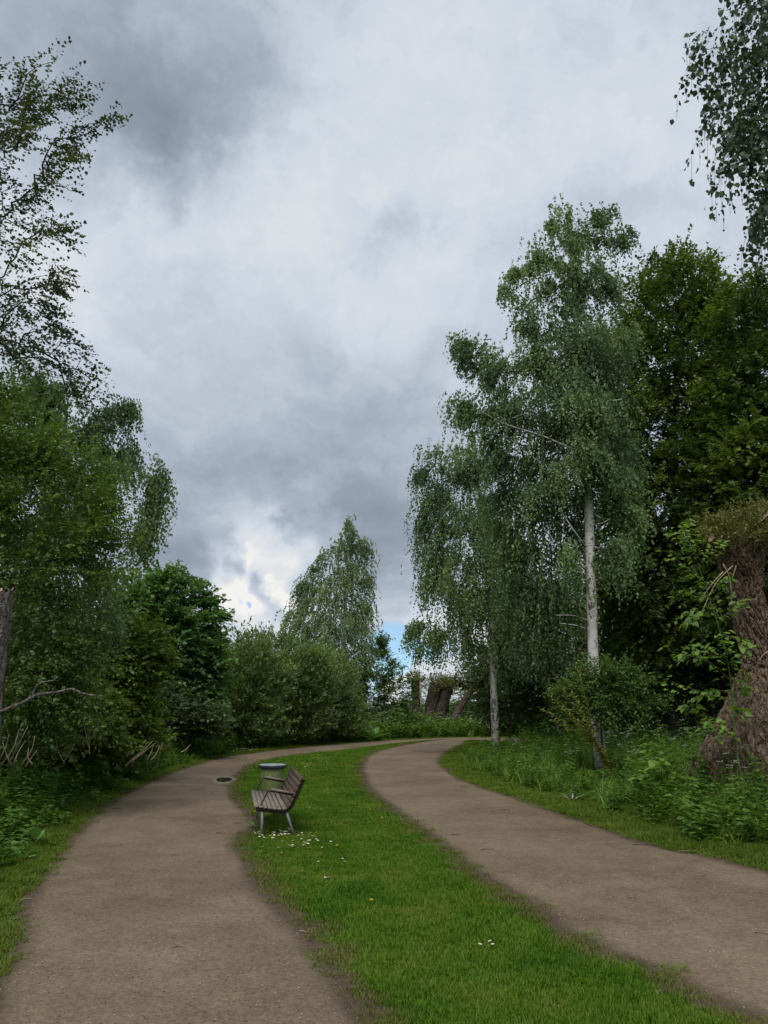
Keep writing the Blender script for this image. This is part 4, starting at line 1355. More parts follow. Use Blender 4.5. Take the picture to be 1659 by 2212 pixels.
# ------------------------------------------------------------------ undergrowth
def nettle(h, name, mat, n_pair=9, ll=.085, ww=.05, lean=.1, droop=.35):
    mb_v, lp_, ld_, ln_, sz = [], [], [], [], []
    lx, ly = rng.normal(size=2) * lean
    path = np.stack([np.linspace(0, 1, 5) ** 1.5 * lx * h, np.linspace(0, 1, 5) ** 1.5 * ly * h, np.linspace(0, h, 5)], 1)
    for i in range(n_pair):
        t = .12 + .88 * (i + .5) / n_pair
        c = np.array([lx * h * t ** 1.5, ly * h * t ** 1.5, h * t])
        a0 = i * 1.57 + rng.random() * .5
        for sgn in (0, math.pi):
            a = a0 + sgn
            d = np.array([math.cos(a), math.sin(a), .15 - droop * rng.random()])
            lp_.append(c)
            ld_.append(d)
            ln_.append(np.array([math.cos(a) * .3, math.sin(a) * .3, 1]) + rng.normal(size=3) * .2)
            sz.append((1.1 - .55 * abs(t - .55)) * (.8 + .4 * rng.random()))
    sz = np.array(sz)
    v1, q1 = leaf_hex(np.array(lp_), np.array(ld_), np.array(ln_), ll * sz, ww * sz)
    v2, f2 = tube(path, [.004, .0035, .003, .0025, .002], 3, False)
    mb = MB().add(v1, q1).add(v2, f2)
    return proto(mb.build(name, mat, None, False, True))


def umbel_plant(h, name, n_umb=5):
    """feathery green with flat white flower heads: green part and flower part in one seed, two materials"""
    mb = MB()
    fl = MB()
    for i in range(n_umb):
        a = rng.random() * 6.28
        rr = .25 * h * rng.random()
        top = np.array([math.cos(a) * rr, math.sin(a) * rr, h * (.75 + .25 * rng.random())])
        mb.tube(spline([(0, 0, 0), top * np.array([.3, .3, .55]), top], 6), np.linspace(.005, .002, 6), 3, False)
        for k in range(5):
            b = rng.random() * 6.28
            r2 = .05 * math.sqrt(rng.random())
            p = top + np.array([math.cos(b) * r2, math.sin(b) * r2, .01 * rng.random()])
            s = .008 + .006 * rng.random()
            fl.add([p + (s, 0, 0), p + (0, s, .003), p + (-s, 0, 0), p + (0, -s, .003)], np.array([[0, 1, 2, 3]]))
    n = 26
    t = .1 + .6 * rng.random(n)
    a = rng.random(n) * 6.28
    b = np.stack([np.zeros(n), np.zeros(n), t * h], 1) + rng.normal(size=(n, 3)) * .04
    d = np.stack([np.cos(a), np.sin(a), -.1 + .4 * rng.random(n)], 1)
    v, q = leaf_quads(b, d, np.array([[0, 0, 1.]]) + rng.normal(size=(n, 3)) * .3, .14 + .1 * rng.random(n), .06 + .04 * rng.random(n))
    mb.add(v, q)
    o = mb.build(name, M['tall_grass'], None, False, True)
    me = o.data
    # join the flowers as a second material
    bm = bmesh.new()
    bm.from_mesh(me)
    nf = len(bm.faces)
    vs = np.concatenate(fl.v)
    bv = [bm.verts.new(p) for p in vs]
    for f in np.concatenate(fl.q):
        ff = bm.faces.new([bv[k] for k in f])
        ff.material_index = 1
    bm.to_mesh(me)
    bm.free()
    me.materials.append(M['petal'])
    return proto(o)


nettle_p = [nettle(.62 + .1 * i, 'nettle', M['nettle_leaf'], 9 + i % 3, .10, .056) for i in range(5)]
bright_p = [nettle(.5 + .08 * i, 'ground_elder', M['bank_leaf'], 7, .11, .062) for i in range(3)]
tallg_p = [blades(26, .10, .35, .8, .009, .5, M['tall_grass'], 'tall_grass_tuft') for _ in range(4)]
umbel_p = [umbel_plant(.9 + .1 * i, 'cow_parsley', 5) for i in range(3)]
low_p = [nettle(.16 + .03 * i, 'low_herb', M['nettle_leaf'], 5, .07, .045, .2) for i in range(3)]


def band(line, side, d0, d1, x0, x1, y0, y1, dens, rag=.25):
    """points outside a path edge line between offsets d0 and d1"""
    x, y = sample(x0, x1, y0, y1, dens)
    onp = poly_in(x, y, PATH_L) | poly_in(x, y, PATH_R) | poly_in(x, y, WEDGE)
    d = dist_line(x, y, line)
    nz = vnoise(x, y, 1.1, 4.0)
    ok = ~onp & (d > d0 + rag * nz) & (d < d1) & in_view(x, y, 260)
    if side < 0:
        ok &= x < np.interp(y, line[:, 1], line[:, 0]) + .5
    x, y, d, nz = x[ok], y[ok], d[ok], nz[ok]
    return x, y, d, nz


# left bank of nettles
xl, yl, dl, nzl = band(LL_E, -1, .62, 6.0, -13, 1, 3.0, 26, 34)
k = dl - .55
hs = np.clip(.46 + k * .28, .42, 1.35) * (1 + .35 * nzl) * (.75 + .5 * rng.random(len(xl)))
scatter('nettle_bank', np.stack([xl, yl, np.zeros(len(xl))], 1), nettle_p + nettle_p + low_p[:1], spin(len(xl), .13), np.stack([.9 + .3 * rng.random(len(xl)), .9 + .3 * rng.random(len(xl)), hs], 1),
        'dense bank of dark green nettles along the left path', 'nettles')
# low herbs along its foot
x, y, d, nz = band(LL_E, -1, .35, 1.1, -12, 4, 3.0, 30, 40)
scatter('low_herbs', np.stack([x, y, np.zeros(len(x))], 1), low_p, spin(len(x), .15), np.repeat((.6 + .7 * rng.random(len(x)))[:, None], 3, 1),
        'low leafy herbs at the foot of the nettle bank', 'undergrowth')
# right bank: nettles, tall grass
xr, yr, dr, nzr = band(RR_E, 1, .85, 7.5, 1, 16, 4.5, 30, 30)
k = dr - .8
hs = np.clip(.44 + k * .24, .38, 1.1) * (1 + .35 * nzr) * (.75 + .5 * rng.random(len(xr)))
foot = (np.abs(xr - yr * bA[0] / bA[1]) < .55) & (yr > 14.5) & (yr < 20.4)
hs = np.where(foot, hs * .42, hs)
pts = np.stack([xr, yr, np.zeros(len(xr))], 1)
scl = np.stack([.9 + .3 * rng.random(len(xr)), .9 + .3 * rng.random(len(xr)), hs], 1)
far_r = yr > 14.0
mixg = rng.random(len(xr)) < np.where(far_r, .38, .18)
a = ~mixg
scatter('nettle_undergrowth', pts[a], nettle_p + low_p[:1], spin(a.sum(), .13), scl[a], 'green nettle undergrowth along the right path up to the stump', 'nettles')
a = mixg
scatter('tall_meadow_grass', pts[a], tallg_p, spin(a.sum(), .1), scl[a] * np.array([1.3, 1.3, 1.0]), 'tall uncut grass under the birches beside the right path', 'grass')
x, y, d, nz = band(RR_E, 1, .7, 2.6, 1, 13, 4.5, 12.5, 34)
ok = rng.random(len(x)) < np.clip((12.5 - y) / 4.0, 0, 1)
x, y = x[ok], y[ok]
scatter('ground_elder', np.stack([x, y, np.zeros(len(x))], 1), bright_p, spin(len(x), .15), np.stack([np.ones(len(x)), np.ones(len(x)), .7 + .5 * rng.random(len(x))], 1),
        'bright green leafy ground cover at the right picture edge', 'undergrowth')
# far bank behind the bend
x, y = sample(-9, 9, 41, 51, 26)
de = dist_line(x, y, LL_E)
ok = ~poly_in(x, y, PATH_L) & (de > .5) & ~poly_in(x, y, PATH_R) & ((y > 44) | (x < np.interp(y, LL_E[:200, 1], LL_E[:200, 0])))
x, y, de = x[ok], y[ok], de[ok]
kind = rng.random(len(x))
hs = (.55 + .35 * np.clip(de, 0, 2)) * (.75 + .5 * rng.random(len(x)))
pt = np.stack([x, y, np.zeros(len(x))], 1)
a = kind < .55
scatter('bank_nettles', pt[a], bright_p, spin(a.sum(), .1), np.stack([1.9 + 0 * hs[a], 1.9 + 0 * hs[a], hs[a] * 1.5], 1), 'bright green herb bank along the far bend', 'undergrowth')
a = ~a
scatter('bank_cow_parsley', pt[a], umbel_p + tallg_p + tallg_p, spin(a.sum(), .1), np.stack([1.3 + 0 * hs[a], 1.3 + 0 * hs[a], hs[a]], 1), 'grass and white-flowered cow parsley on the far bank', 'undergrowth')
# herbs in front of the willow thicket
x, y, d, nz = band(LL_E, -1, .9, 5.0, -12, 4, 20, 44, 12)
scatter('thicket_fringe', np.stack([x, y, np.zeros(len(x))], 1), bright_p + nettle_p[:2] + tallg_p[:1], spin(len(x), .12), np.stack([1.5 + 0 * x, 1.5 + 0 * x, .55 + .5 * rng.random(len(x))], 1),
        'green herbs fringing the willow thicket', 'undergrowth')


# ------------------------------------------------------------------ single plants
def stem_plant(name, label, base, stems, L, W, mat, stem_mat, cat='plant', group=None, per=8, rad=.007, droop=.25, spread=.55):
    """leafy stems: list of polylines in world space"""
    base = np.asarray(base, float)
    root = empty(name, base, label, cat, group)
    for st in stems:
        path = spline(np.asarray(st, float) - base, 14)
        s = MB().tube(path, np.linspace(rad, rad * .35, 14), 5).build('stem', M[stem_mat], root, True)
        n = per
        t = np.linspace(.22, 1.0, n)
        i = np.clip((t * 13).astype(int), 0, 12)
        pos = path[i] + (path[i + 1] - path[i]) * (t * 13 - i)[:, None]
        tg = norm(path[i + 1] - path[i])
        a = np.arange(n) * 2.4 + rng.random() * 6
        o = np.stack([np.cos(a), np.sin(a), np.zeros(n)], 1)
        d = norm(o * spread + tg * .35 + np.array([0, 0, -droop]) + rng.normal(size=(n, 3)) * .15)
        nr = np.array([0, 0, 1.]) + rng.normal(size=(n, 3)) * .3
        sz = (.7 + .5 * rng.random(n))
        v, q = leaf_hex(pos, d, nr, L * sz, W * sz)
        mesh_obj('leaves', v, q, M[mat], root, False, np.repeat(rng.random(n), 2))
    return root


# bright sapling beside the willow stump
YB = 13.2
sb_ = gnd(1588, YB)
stem_c = spline([sb_, P(1588, 1600, YB), P(1584, 1530, YB), P(1572, 1430, YB), P(1545, 1330, YB), P(1515, 1240, YB), P(1492, 1165, YB)], 30)
sroot = empty('lime_sapling', sb_, 'bright green large-leaved sapling leaning beside the big willow stump', 'sapling')
MB().tube(stem_c - sb_, np.linspace(.017, .005, 30), 7).build('stem', M['stem_green'], sroot, True)
lv, lq, lr, nn = [], [], [], 0
for (a, b, c) in [((1588, 1515), (1500, 1490), (1424, 1462)), ((1588, 1480), (1530, 1430), (1440, 1405)), ((1588, 1450), (1545, 1400), (1480, 1395)), ((1580, 1420), (1560, 1370), (1620, 1400)), ((1570, 1350), (1530, 1290), (1460, 1280)),
                  ((1540, 1270), (1500, 1240), (1440, 1190)), ((1520, 1220), (1490, 1180), (1450, 1150)), ((1590, 1560), (1540, 1550), (1490, 1520)), ((1560, 1330), (1590, 1320), (1600, 1290)), ((1510, 1200), (1540, 1190), (1560, 1170)),
                  ((1588, 1500), (1600, 1480), (1610, 1500)), ((1590, 1590), (1560, 1580), (1530, 1570)), ((1588, 1530), (1600, 1540), (1570, 1520)), ((1572, 1430), (1520, 1410), (1470, 1430)), ((1575, 1440), (1600, 1420), (1625, 1390)), ((1545, 1330), (1500, 1320), (1490, 1350)), ((1530, 1290), (1560, 1260), (1580, 1250)), ((1580, 1490), (1520, 1500), (1470, 1530)), ((1500, 1180), (1480, 1150), (1490, 1130))]:
    yo = YB + rng.normal() * .35
    path = spline([P(*a, YB), P(*b, (YB + yo) / 2), P(*c, yo)], 12) - sb_
    MB().tube(path, np.linspace(.009, .003, 12), 4).build('branch', M['bark_grey'], sroot, True)
    n = 30
    t = .12 + .88 * (np.arange(n) + .5) / n
    i = np.clip((t * 11).astype(int), 0, 10)
    pos = path[i] + (path[i + 1] - path[i]) * (t * 11 - i)[:, None]
    tg = norm(path[i + 1] - path[i])
    sd = norm(np.cross(tg, [0, 0, 1.])) * np.where(np.arange(n) % 2, 1, -1)[:, None]
    d = norm(tg * .6 + sd * .7 + np.array([0, 0, -.35]) + rng.normal(size=(n, 3)) * .2)
    nr = np.array([0, 0, 1.]) + rng.normal(size=(n, 3)) * .35 + np.array([0, -.3, 0])
    sz = .7 + .5 * rng.random(n)
    v, q = leaf_hex(pos + rng.normal(size=pos.shape) * np.array([.07, .07, .06]), d, nr, .125 * sz, .08 * sz)
    lv.append(v)
    lq.append(q + nn)
    lr.append(np.repeat(rng.random(n), 2))
    nn += len(v)
mesh_obj('leaves', np.concatenate(lv), np.concatenate(lq), M['sapling_leaf'], sroot, False, np.concatenate(lr))

# small-leaved shrub hugging the white birch trunk
make_tree('elm_bush', 'small-leaved green bush wrapped round the foot of the white birch trunk', [gnd(1300, 19.4), P(1300, 1600, 19.4), P(1298, 1500, 19.4)], [.03, .025, .01],
          lobes_px([(1290, 1460, 26, 30), (1262, 1490, 34, 24), (1330, 1490, 40, 30), (1300, 1530, 36, 30), (1365, 1475, 22, 14), (1350, 1550, 32, 34), (1400, 1512, 26, 9, 0, .7), (1245, 1530, 28, 22), (1350, 1450, 14, 16, 0, .7), (1225, 1495, 18, 14), (1310, 1445, 10, 20, 0, .7)], 19.4, .8),
          24000, 'shrub_leaf', 'bark_dark', 'broad', cat='bush', L=.06, W=.042, per=12, slen=.35, rmax=.012, spacing=.3, minz=.1, alpha=.2)
# yellow willow shoots
ws = gnd(1312, 18.8)
stem_plant('willow_shoots', 'yellowish willow shoots fanning left from the birch foot', ws,
           [[ws, P(1290, 1610, 18.8), P(x1, y1, 18.8 + dy_)] for x1, y1, dy_ in [(1200, 1465, .3), (1185, 1500, 0), (1225, 1470, -.2), (1170, 1530, .2), (1240, 1500, -.3), (1195, 1555, 0), (1250, 1450, .1), (1215, 1520, -.2), (1180, 1480, .4), (1230, 1550, .3)]],
           .13, .036, 'shoot_leaf', 'willow_twig', 'shrub', per=60, rad=.010, droop=.1)

# broad-leaved knotweed-like plant
kb = gnd(1425, 14.0)
stem_plant('broadleaf_plant', 'clump of broad pale green leaves left of the willow stump', kb,
           [[kb + (dx * .15, 0, 0), P(1425 + dx * 40, 1670, 14), P(1425 + dx * 70, top, 14 + dy_)] for dx, top, dy_ in [(-.9, 1640, 0), (-.5, 1608, .2), (0, 1592, 0), (.4, 1610, -.2), (.8, 1635, .1), (.1, 1640, -.4), (-.7, 1680, -.4), (.6, 1680, -.4), (-.2, 1655, -.3)]],
           .19, .10, 'sapling_leaf', 'stem_green', per=11, rad=.008, droop=.15)

# cow parsley by the right bank, each its own plant
def cow_parsley(label, base, h, group, n_umb=7):
    base = np.asarray(base, float)
    root = empty('cow_parsley', base, label, 'wildflower', group)
    mb, fl = MB(), MB()
    for i in range(n_umb):
        a = rng.random() * 6.28
        rr = .3 * h * (.3 + .7 * rng.random())
        top = np.array([math.cos(a) * rr, math.sin(a) * rr, h * (.7 + .3 * rng.random())])
        mb.tube(spline([(0, 0, 0), top * np.array([.25, .25, .55]), top], 7), np.linspace(.005, .002, 7), 4, False)
        for k in range(9):
            b = k * .7 + rng.random() * .3
            r2 = .055 * math.sqrt(rng.random())
            p = top + np.array([math.cos(b) * r2, math.sin(b) * r2, .02 * rng.random()])
            mb.tube([top - (0, 0, .04), p], [.0015, .001], 3, False)
            for z in range(3):
                pz = p + rng.normal(size=3) * np.array([.008, .008, .003])
                s = .006 + .004 * rng.random()
                fl.add([pz + (s, 0, 0), pz + (0, s, .003), pz + (-s, 0, 0), pz + (0, -s, .003)], np.array([[0, 1, 2, 3]]))
    mb.build('stems', M['stem_green'], root)['kind'] = 'stuff'
    fl.build('flower_heads', M['petal'], root)['kind'] = 'stuff'
    n = 30
    t = .1 + .5 * rng.random(n)
    a = rng.random(n) * 6.28
    b = np.stack([np.zeros(n), np.zeros(n), t * h], 1) + rng.normal(size=(n, 3)) * .05
    d = np.stack([np.cos(a), np.sin(a), .1 + .4 * rng.random(n)], 1)
    v, q = leaf_hex(b, d, np.array([[0, 0, 1.]]) + rng.normal(size=(n, 3)) * .3, .12 + .08 * rng.random(n), .05 + .04 * rng.random(n))
    mesh_obj('leaves', v, q, M['shrub_leaf'], root, False, rng.random(n * 2))['kind'] = 'stuff'
    return root


for lab, u, Y, h in [('cow parsley with white flower heads touching the birch trunk', 1330, 18.6, 1.15), ('tall cow parsley just right of the white birch trunk', 1352, 18.0, 1.25),
                     ('cow parsley rising behind the broad-leaved clump', 1440, 15.6, 1.55), ('wispy cow parsley between broad-leaved clump and stump', 1478, 15.0, 1.35),
                     ('low cow parsley left of the broad-leaved clump', 1375, 15.4, .95), ('short cow parsley at the left foot of the willow stump', 1570, 12.9, 1.0),
                     ('cow parsley in the grass left of the white birch', 1225, 18.5, .85), ('cow parsley nearest the slim birch trunk', 1110, 23.0, .9)
                     ]:
    cow_parsley(lab, gnd(u, Y), h, 'cow parsley plants')

# dock and burdock
def rosette(name, label, base, n, L, W, mat, up=.5, group=None):
    base = np.asarray(base, float)
    root = empty(name, base, label, 'plant', group)
    for i in range(n):
        a = i * 2.4 + rng.random() * .4
        d = np.array([math.cos(a), math.sin(a), up * (.5 + rng.random())])
        s = .7 + .5 * rng.random()
        p0 = np.zeros(3)
        p1 = norm(d) * L * s * .45
        MB().tube([p0, p1 * .5 + (0, 0, .01), p1], [.006, .005, .003], 4, False).build('leaf_stalk', M['stem_green'], root)
        v, q = leaf_hex(p1[None], d[None] - np.array([[0, 0, .25]]), np.array([[d[0] * -.3, d[1] * -.3, 1.]]), np.array([L * s]), np.array([W * s]))
        mesh_obj('leaf', v, q, M[mat], root, False, rng.random(2))
    return root


rosette('dock_plant', 'large-leaved dock at the near end of the nettle bank', G(72, 1830), 8, .25, .12, 'dock_leaf', .9)
rosette('dock_plant', 'small dock in the verge in front of the nettle bank', G(48, 1862), 6, .2, .09, 'dock_leaf', .9)
rosette('thistle_plant', 'grey-green thistle rosette in the lawn behind the bench', G(672, 1752), 11, .09, .035, 'dock_leaf', .7)
rosette('silvery_plant', 'silvery leaved weed at the foot of the right-hand bank', G(1236, 1734), 9, .2, .035, 'pale_leaf', 1.1)
rosette('dock_plant', 'low dock leaves beside the front leg of the bench', G(552, 1790), 6, .11, .06, 'dock_leaf', .6)
rosette('burdock_plant', 'dark broad-leaved burdock on the far bank edge', G(800, 1601), 9, .75, .45, 'dock_leaf', .9)

# dry stalks at the left
def dry_stalks(label, items, Y):
    b0 = gnd(np.mean([i[0][0] for i in items]), Y)
    root = empty('dead_stalks', b0, label, 'dry stalks', 'dead stalks by the nettle bank')
    for a, b in items:
        p0, p1 = P(*a, Y) - b0, P(*b, Y + rng.normal() * .2) - b0
        m = (p0 + p1) / 2 + rng.normal(size=3) * .03
        MB().tube(spline([p0, m, p1], 6), np.linspace(.009, .004, 6), 4).build('stalk', M['dry_stalk'], root, True)


dry_stalks('pale dead stalks leaning right out of the nettles', [((270, 1655), (330, 1600)), ((275, 1650), (320, 1603)), ((285, 1645), (335, 1605)), ((318, 1640), (332, 1607)), ((345, 1630), (352, 1606)), ((325, 1642), (345, 1610)), ((390, 1625), (412, 1608))], 13.5)
dry_stalks('bundle of brown dead stems at the far left edge', [((5, 1650), (40, 1580)), ((15, 1655), (60, 1570)), ((30, 1650), (55, 1600)), ((0, 1640), (20, 1585)), ((45, 1655), (75, 1590)), ((70, 1650), (62, 1615)), ((25, 1655), (5, 1600)), ((55, 1655), (80, 1620))], 11.5)
dry_stalks('branching dry brown twig bush before the hazel', [((193, 1630), (197, 1520)), ((193, 1610), (175, 1540)), ((193, 1600), (215, 1550)), ((195, 1580), (210, 1530)), ((193, 1620), (180, 1560)), ((193, 1600), (222, 1565)), ((135, 1650), (180, 1570)), ((140, 1650), (120, 1590))], 13.0)

# ------------------------------------------------------------------ bench
M['slat_wood'] = simple_mat('slat_wood', (.115, .095, .078), (.25, .215, .18), 5, .75, .35, (.6, 12, 12), dist=.004)
M['back_wood'] = simple_mat('back_wood', (.060, .040, .029), (.120, .083, .062), 5, .75, .35, (.6, 12, 12), dist=.004)
M['frame_steel'] = simple_mat('frame_steel', (.022, .016, .013), (.050, .036, .028), 20, .6, .2, metal=.2, dist=.002)
M['galv_leg'] = simple_mat('galv_leg', (.10, .105, .10), (.22, .225, .215), 14, .55, .2, (1, 1, .3), metal=.3, dist=.002)

n0 = P(550, 1721, 10.93)
f0 = P(542.4, 1689.6, 13.0)
ax = np.array([f0[0] - n0[0], f0[1] - n0[1]])
BL = float(np.linalg.norm(ax)) * .96
brz = math.atan2(ax[1], ax[0])
bench = empty('park_bench', (n0[0], n0[1], 0), 'weathered wooden park bench with slatted seat facing the left path', 'bench', rz=brz)
# profile (back distance s, height z) measured on the seat surface; local y = -s
PR = np.array([(0.0, .418), (.03, .426), (.10, .418), (.22, .400), (.34, .386), (.40, .388), (.445, .412), (.475, .455), (.515, .545), (.56, .645), (.605, .745), (.62, .780)])
prs = spline(PR, 200)
plen_ = np.concatenate([[0], np.cumsum(np.linalg.norm(np.diff(prs, axis=0), axis=1))])


def at_len(l):
    s = np.interp(l, plen_, prs[:, 0])
    z = np.interp(l, plen_, prs[:, 1])
    s2 = np.interp(l + .004, plen_, prs[:, 0])
    z2 = np.interp(l + .004, plen_, prs[:, 1])
    s1 = np.interp(l - .004, plen_, prs[:, 0])
    z1 = np.interp(l - .004, plen_, prs[:, 1])
    t = norm(np.array([s2 - s1, z2 - z1]))
    return np.array([s, z]), t


def slat(name, l, wd, th, mat, x0, x1):
    c, t = at_len(l)
    nrm_ = np.array([-t[1], t[0]])
    ch = .006
    sec = [(-wd / 2 + ch, 0), (wd / 2 - ch, 0), (wd / 2, -ch), (wd / 2, -th), (-wd / 2, -th), (-wd / 2, -ch)]
    ring = [c + t * a + nrm_ * b for a, b in sec]
    j = rng.normal() * .004
    v = np.array([(x0 + j, -s, z) for s, z in ring] + [((x0 + x1) / 2, -s, z - .003) for s, z in ring] + [(x1 + j, -s, z) for s, z in ring])
    q = [(k, (k + 1) % 6, 6 + (k + 1) % 6, 6 + k) for k in range(6)] + [(6 + k, 6 + (k + 1) % 6, 12 + (k + 1) % 6, 12 + k) for k in range(6)]
    q += [(0, 5, 4, 1), (1, 4, 3, 2), (12, 13, 16, 17), (13, 14, 15, 16)]
    o = mesh_obj(name, v, np.array(q), M[mat], bench)
    return o


tot = plen_[-1]
for k in range(7):
    slat('seat_slat', .030 + k * .0625, .054, .026, 'slat_wood', 0, BL)
start = .030 + 7 * .0625
nb_ = 6
pitch_ = (tot - start - .025) / (nb_ - 1)
for k in range(nb_):
    slat('backrest_slat', start + k * pitch_, min(.068, pitch_ - .008), .026, 'back_wood', 0, BL)
for x in (.045, BL - .045):
    off = []
    for l in np.linspace(.01, tot - .02, 40):
        c, t = at_len(l)
        nn_ = np.array([t[1], -t[0]])
        off.append(c + nn_ * .049)
    off = np.array(off)
    vv = []
    for (s, z), l in zip(off, np.linspace(.01, tot - .02, 40)):
        c, t = at_len(l)
        nn_ = np.array([t[1], -t[0]])
        for dx, dn in ((-.02, -.022), (.02, -.022), (.02, .022), (-.02, .022)):
            vv.append((x + dx, -(s + nn_[0] * dn), z + nn_[1] * dn))
    q = [(i * 4 + k, i * 4 + (k + 1) % 4, i * 4 + 4 + (k + 1) % 4, i * 4 + 4 + k) for i in range(39) for k in range(4)] + [(0, 1, 2, 3), (156, 159, 158, 157)]
    mesh_obj('side_frame', np.array(vv), np.array(q), M['frame_steel'], bench)
    MB().tube([(x, -.110, .352), (x, -.112, .15), (x, -.114, -.03)], [.019, .0175, .017], 10).build('leg', M['galv_leg'], bench, True)
    MB().tube([(x, -.43, .345), (x, -.50, .15), (x, -.565, -.03)], [.019, .0175, .017], 10).build('leg', M['galv_leg'], bench, True)
    arm = MB().tube(spline([(x - .005, -.06, .37), (x - .005, -.12, .49), (x - .005, -.172, .588), (x - .005, -.205, .603), (x - .005, -.40, .566), (x - .005, -.575, .530)], 24), .010, 7).build('arm_rod', M['frame_steel'], bench, True)
    a0, a1 = np.array([-.215, .626]), np.array([-.525, .566])
    tv = norm(a1 - a0)
    nv = np.array([-tv[1], tv[0]])
    if nv[1] < 0:
        nv = -nv
    vv = []
    for p in (a0, a1):
        for dx, dn in ((-.027, -.013), (.027, -.013), (.027, .010), (.021, .014), (-.021, .014), (-.027, .010)):
            qd = p + nv * dn
            vv.append((x - .005 + dx, qd[0], qd[1]))
    q = [(k, (k + 1) % 6, 6 + (k + 1) % 6, 6 + k) for k in range(6)] + [(0, 5, 4, 1), (1, 4, 3, 2), (6, 7, 10, 11), (7, 8, 9, 10)]
    mesh_obj('armrest', np.array(vv), np.array(q), M['slat_wood'], arm)
MB().tube([(.045, -.27, .30), (BL - .045, -.27, .30)], .012, 8).build('stretcher', M['frame_steel'], bench, True)

# ------------------------------------------------------------------ litter bin beyond the bench
M['bin_green'] = simple_mat('bin_green', (.10, .135, .035), (.24, .28, .11), 3.0, .7, .2, dist=.003)
M['bin_rim'] = simple_mat('bin_rim', (.015, .02, .03), (.035, .045, .06), 10, .4, 0)
M['bin_lid'] = simple_mat('bin_lid', (.18, .21, .22), (.32, .36, .37), 10, .35, 0)
M['bin_dark'] = simple_mat('bin_dark', (.01, .01, .01), (.02, .02, .02), 10, .8, 0)
rc = P(588.5, 1652, 15.0)
binr = empty('litter_bin', (rc[0], rc[1], 0), 'round green litter bin with pale rim behind the bench', 'litter bin')


def lathe(name, prof, mat, parent, seg=32, smooth=True):
    ang = np.linspace(0, 2 * np.pi, seg, endpoint=False)
    v = np.array([(r * math.cos(a), r * math.sin(a), z) for r, z in prof for a in ang])
    n = len(prof)
    q = np.array([(i * seg + k, i * seg + (k + 1) % seg, (i + 1) * seg + (k + 1) % seg, (i + 1) * seg + k) for i in range(n - 1) for k in range(seg)])
    return mesh_obj(name, v, q, M[mat], parent, smooth)


zr = float(rc[2])
lathe('body', [(.0, .03), (.17, .03), (.185, .05), (.215, zr - .09), (.215, zr - .06)], 'bin_green', binr)
lathe('liner', [(.205, zr - .05), (.20, zr - .2), (.0, zr - .22)], 'bin_dark', binr)
lathe('rim', [(.20, zr - .06), (.245, zr - .06), (.256, zr - .045), (.256, zr - .01), (.250, zr)], 'bin_rim', binr, smooth=False)
lathe('rim_top', [(.250, zr + .001), (.235, zr + .010), (.150, zr + .012), (.140, zr + .004), (.140, zr - .03)], 'bin_lid', binr)
MB().tube([(0, 0, -.05), (0, 0, .04)], [.05, .05], 10).build('post', M['frame_steel'], binr, True)

# ------------------------------------------------------------------ puddle
m, n, out = new_mat('puddle_water')
bs = n.add('ShaderNodeBsdfPrincipled', Base_Color=(.03, .025, .02, 1), Roughness=.04)
bs.inputs['Specular IOR Level'].default_value = .6
n.l.new(bs.outputs[0], out.inputs[0])
M['water'] = m
M['bolt'] = M['galv_leg']
M['mud'] = simple_mat('mud', (.10, .082, .062), (.22, .185, .145), 9, .8, .4)
M['wet_mud'] = simple_mat('wet_mud', (.05, .038, .03), (.10, .08, .062), 7, .6, .4)
pc = G(484, 1686)
na = 40
pa = np.linspace(0, 2 * np.pi, na, endpoint=False)
wob = 1 + .13 * np.sin(2 * pa + 1) + .07 * np.sin(3 * pa + .5) + .05 * np.sin(7 * pa)


def ringv(f, z, e=0.0):
    return np.stack([pc[0] + .17 * f * wob * np.cos(pa) + pc[0] / pc[1] * .66 * f * wob * np.sin(pa), pc[1] + .66 * f * wob * np.sin(pa), np.full(na, z)], 1)


wv_ = np.vstack([ringv(1, .021), [[pc[0], pc[1], .021]]])
tag(mesh_obj('puddle', wv_, np.stack([np.arange(na), (np.arange(na) + 1) % na, np.full(na, na)], -1), M['water']), None, None, kind='structure')
rv = np.vstack([ringv(.96, .019), ringv(1.12, .026), ringv(1.35, .022), ringv(1.6, .008)])
jj = np.arange(na)
rq = np.concatenate([np.stack([i * na + jj, i * na + (jj + 1) % na, (i + 1) * na + (jj + 1) % na, (i + 1) * na + jj], -1) for i in range(3)])
tag(mesh_obj('puddle_mud', rv, rq, M['mud'], None, True), None, None, kind='structure')


# ------------------------------------------------------------------ daisies and dandelions
def daisy_mesh():
    mb = MB()
    k = 12
    for i in range(k):
        a = 2 * math.pi * i / k
        c, s = math.cos(a), math.sin(a)
        t = np.array([-s, c, 0]) * .0026
        o = np.array([c, s, 0])
        mb.add([o * .003 + (0, 0, .05), o * .010 - t + (0, 0, .0515), o * .0135 + (0, 0, .053), o * .010 + t + (0, 0, .0515)], np.array([[0, 1, 2, 3]]))
    o = mb.build('petals', M['petal'])
    v, f = tube([(0, 0, 0), (.002, 0, .03), (0, 0, .05)], [.0009] * 3, 3, False)
    st = mesh_obj('stem', v, f, M['stem_green'])
    v, f = tube([(0, 0, .0495), (0, 0, .0525), (0, 0, .054)], [.0042, .0042, .002], 7)
    ey = mesh_obj('disc', v, fs_all(f), M['yolk'])
    for x in (o, st, ey):
        COL.objects.unlink(x)
    return o.data, st.data, ey.data


D_p, D_s, D_e = daisy_mesh()


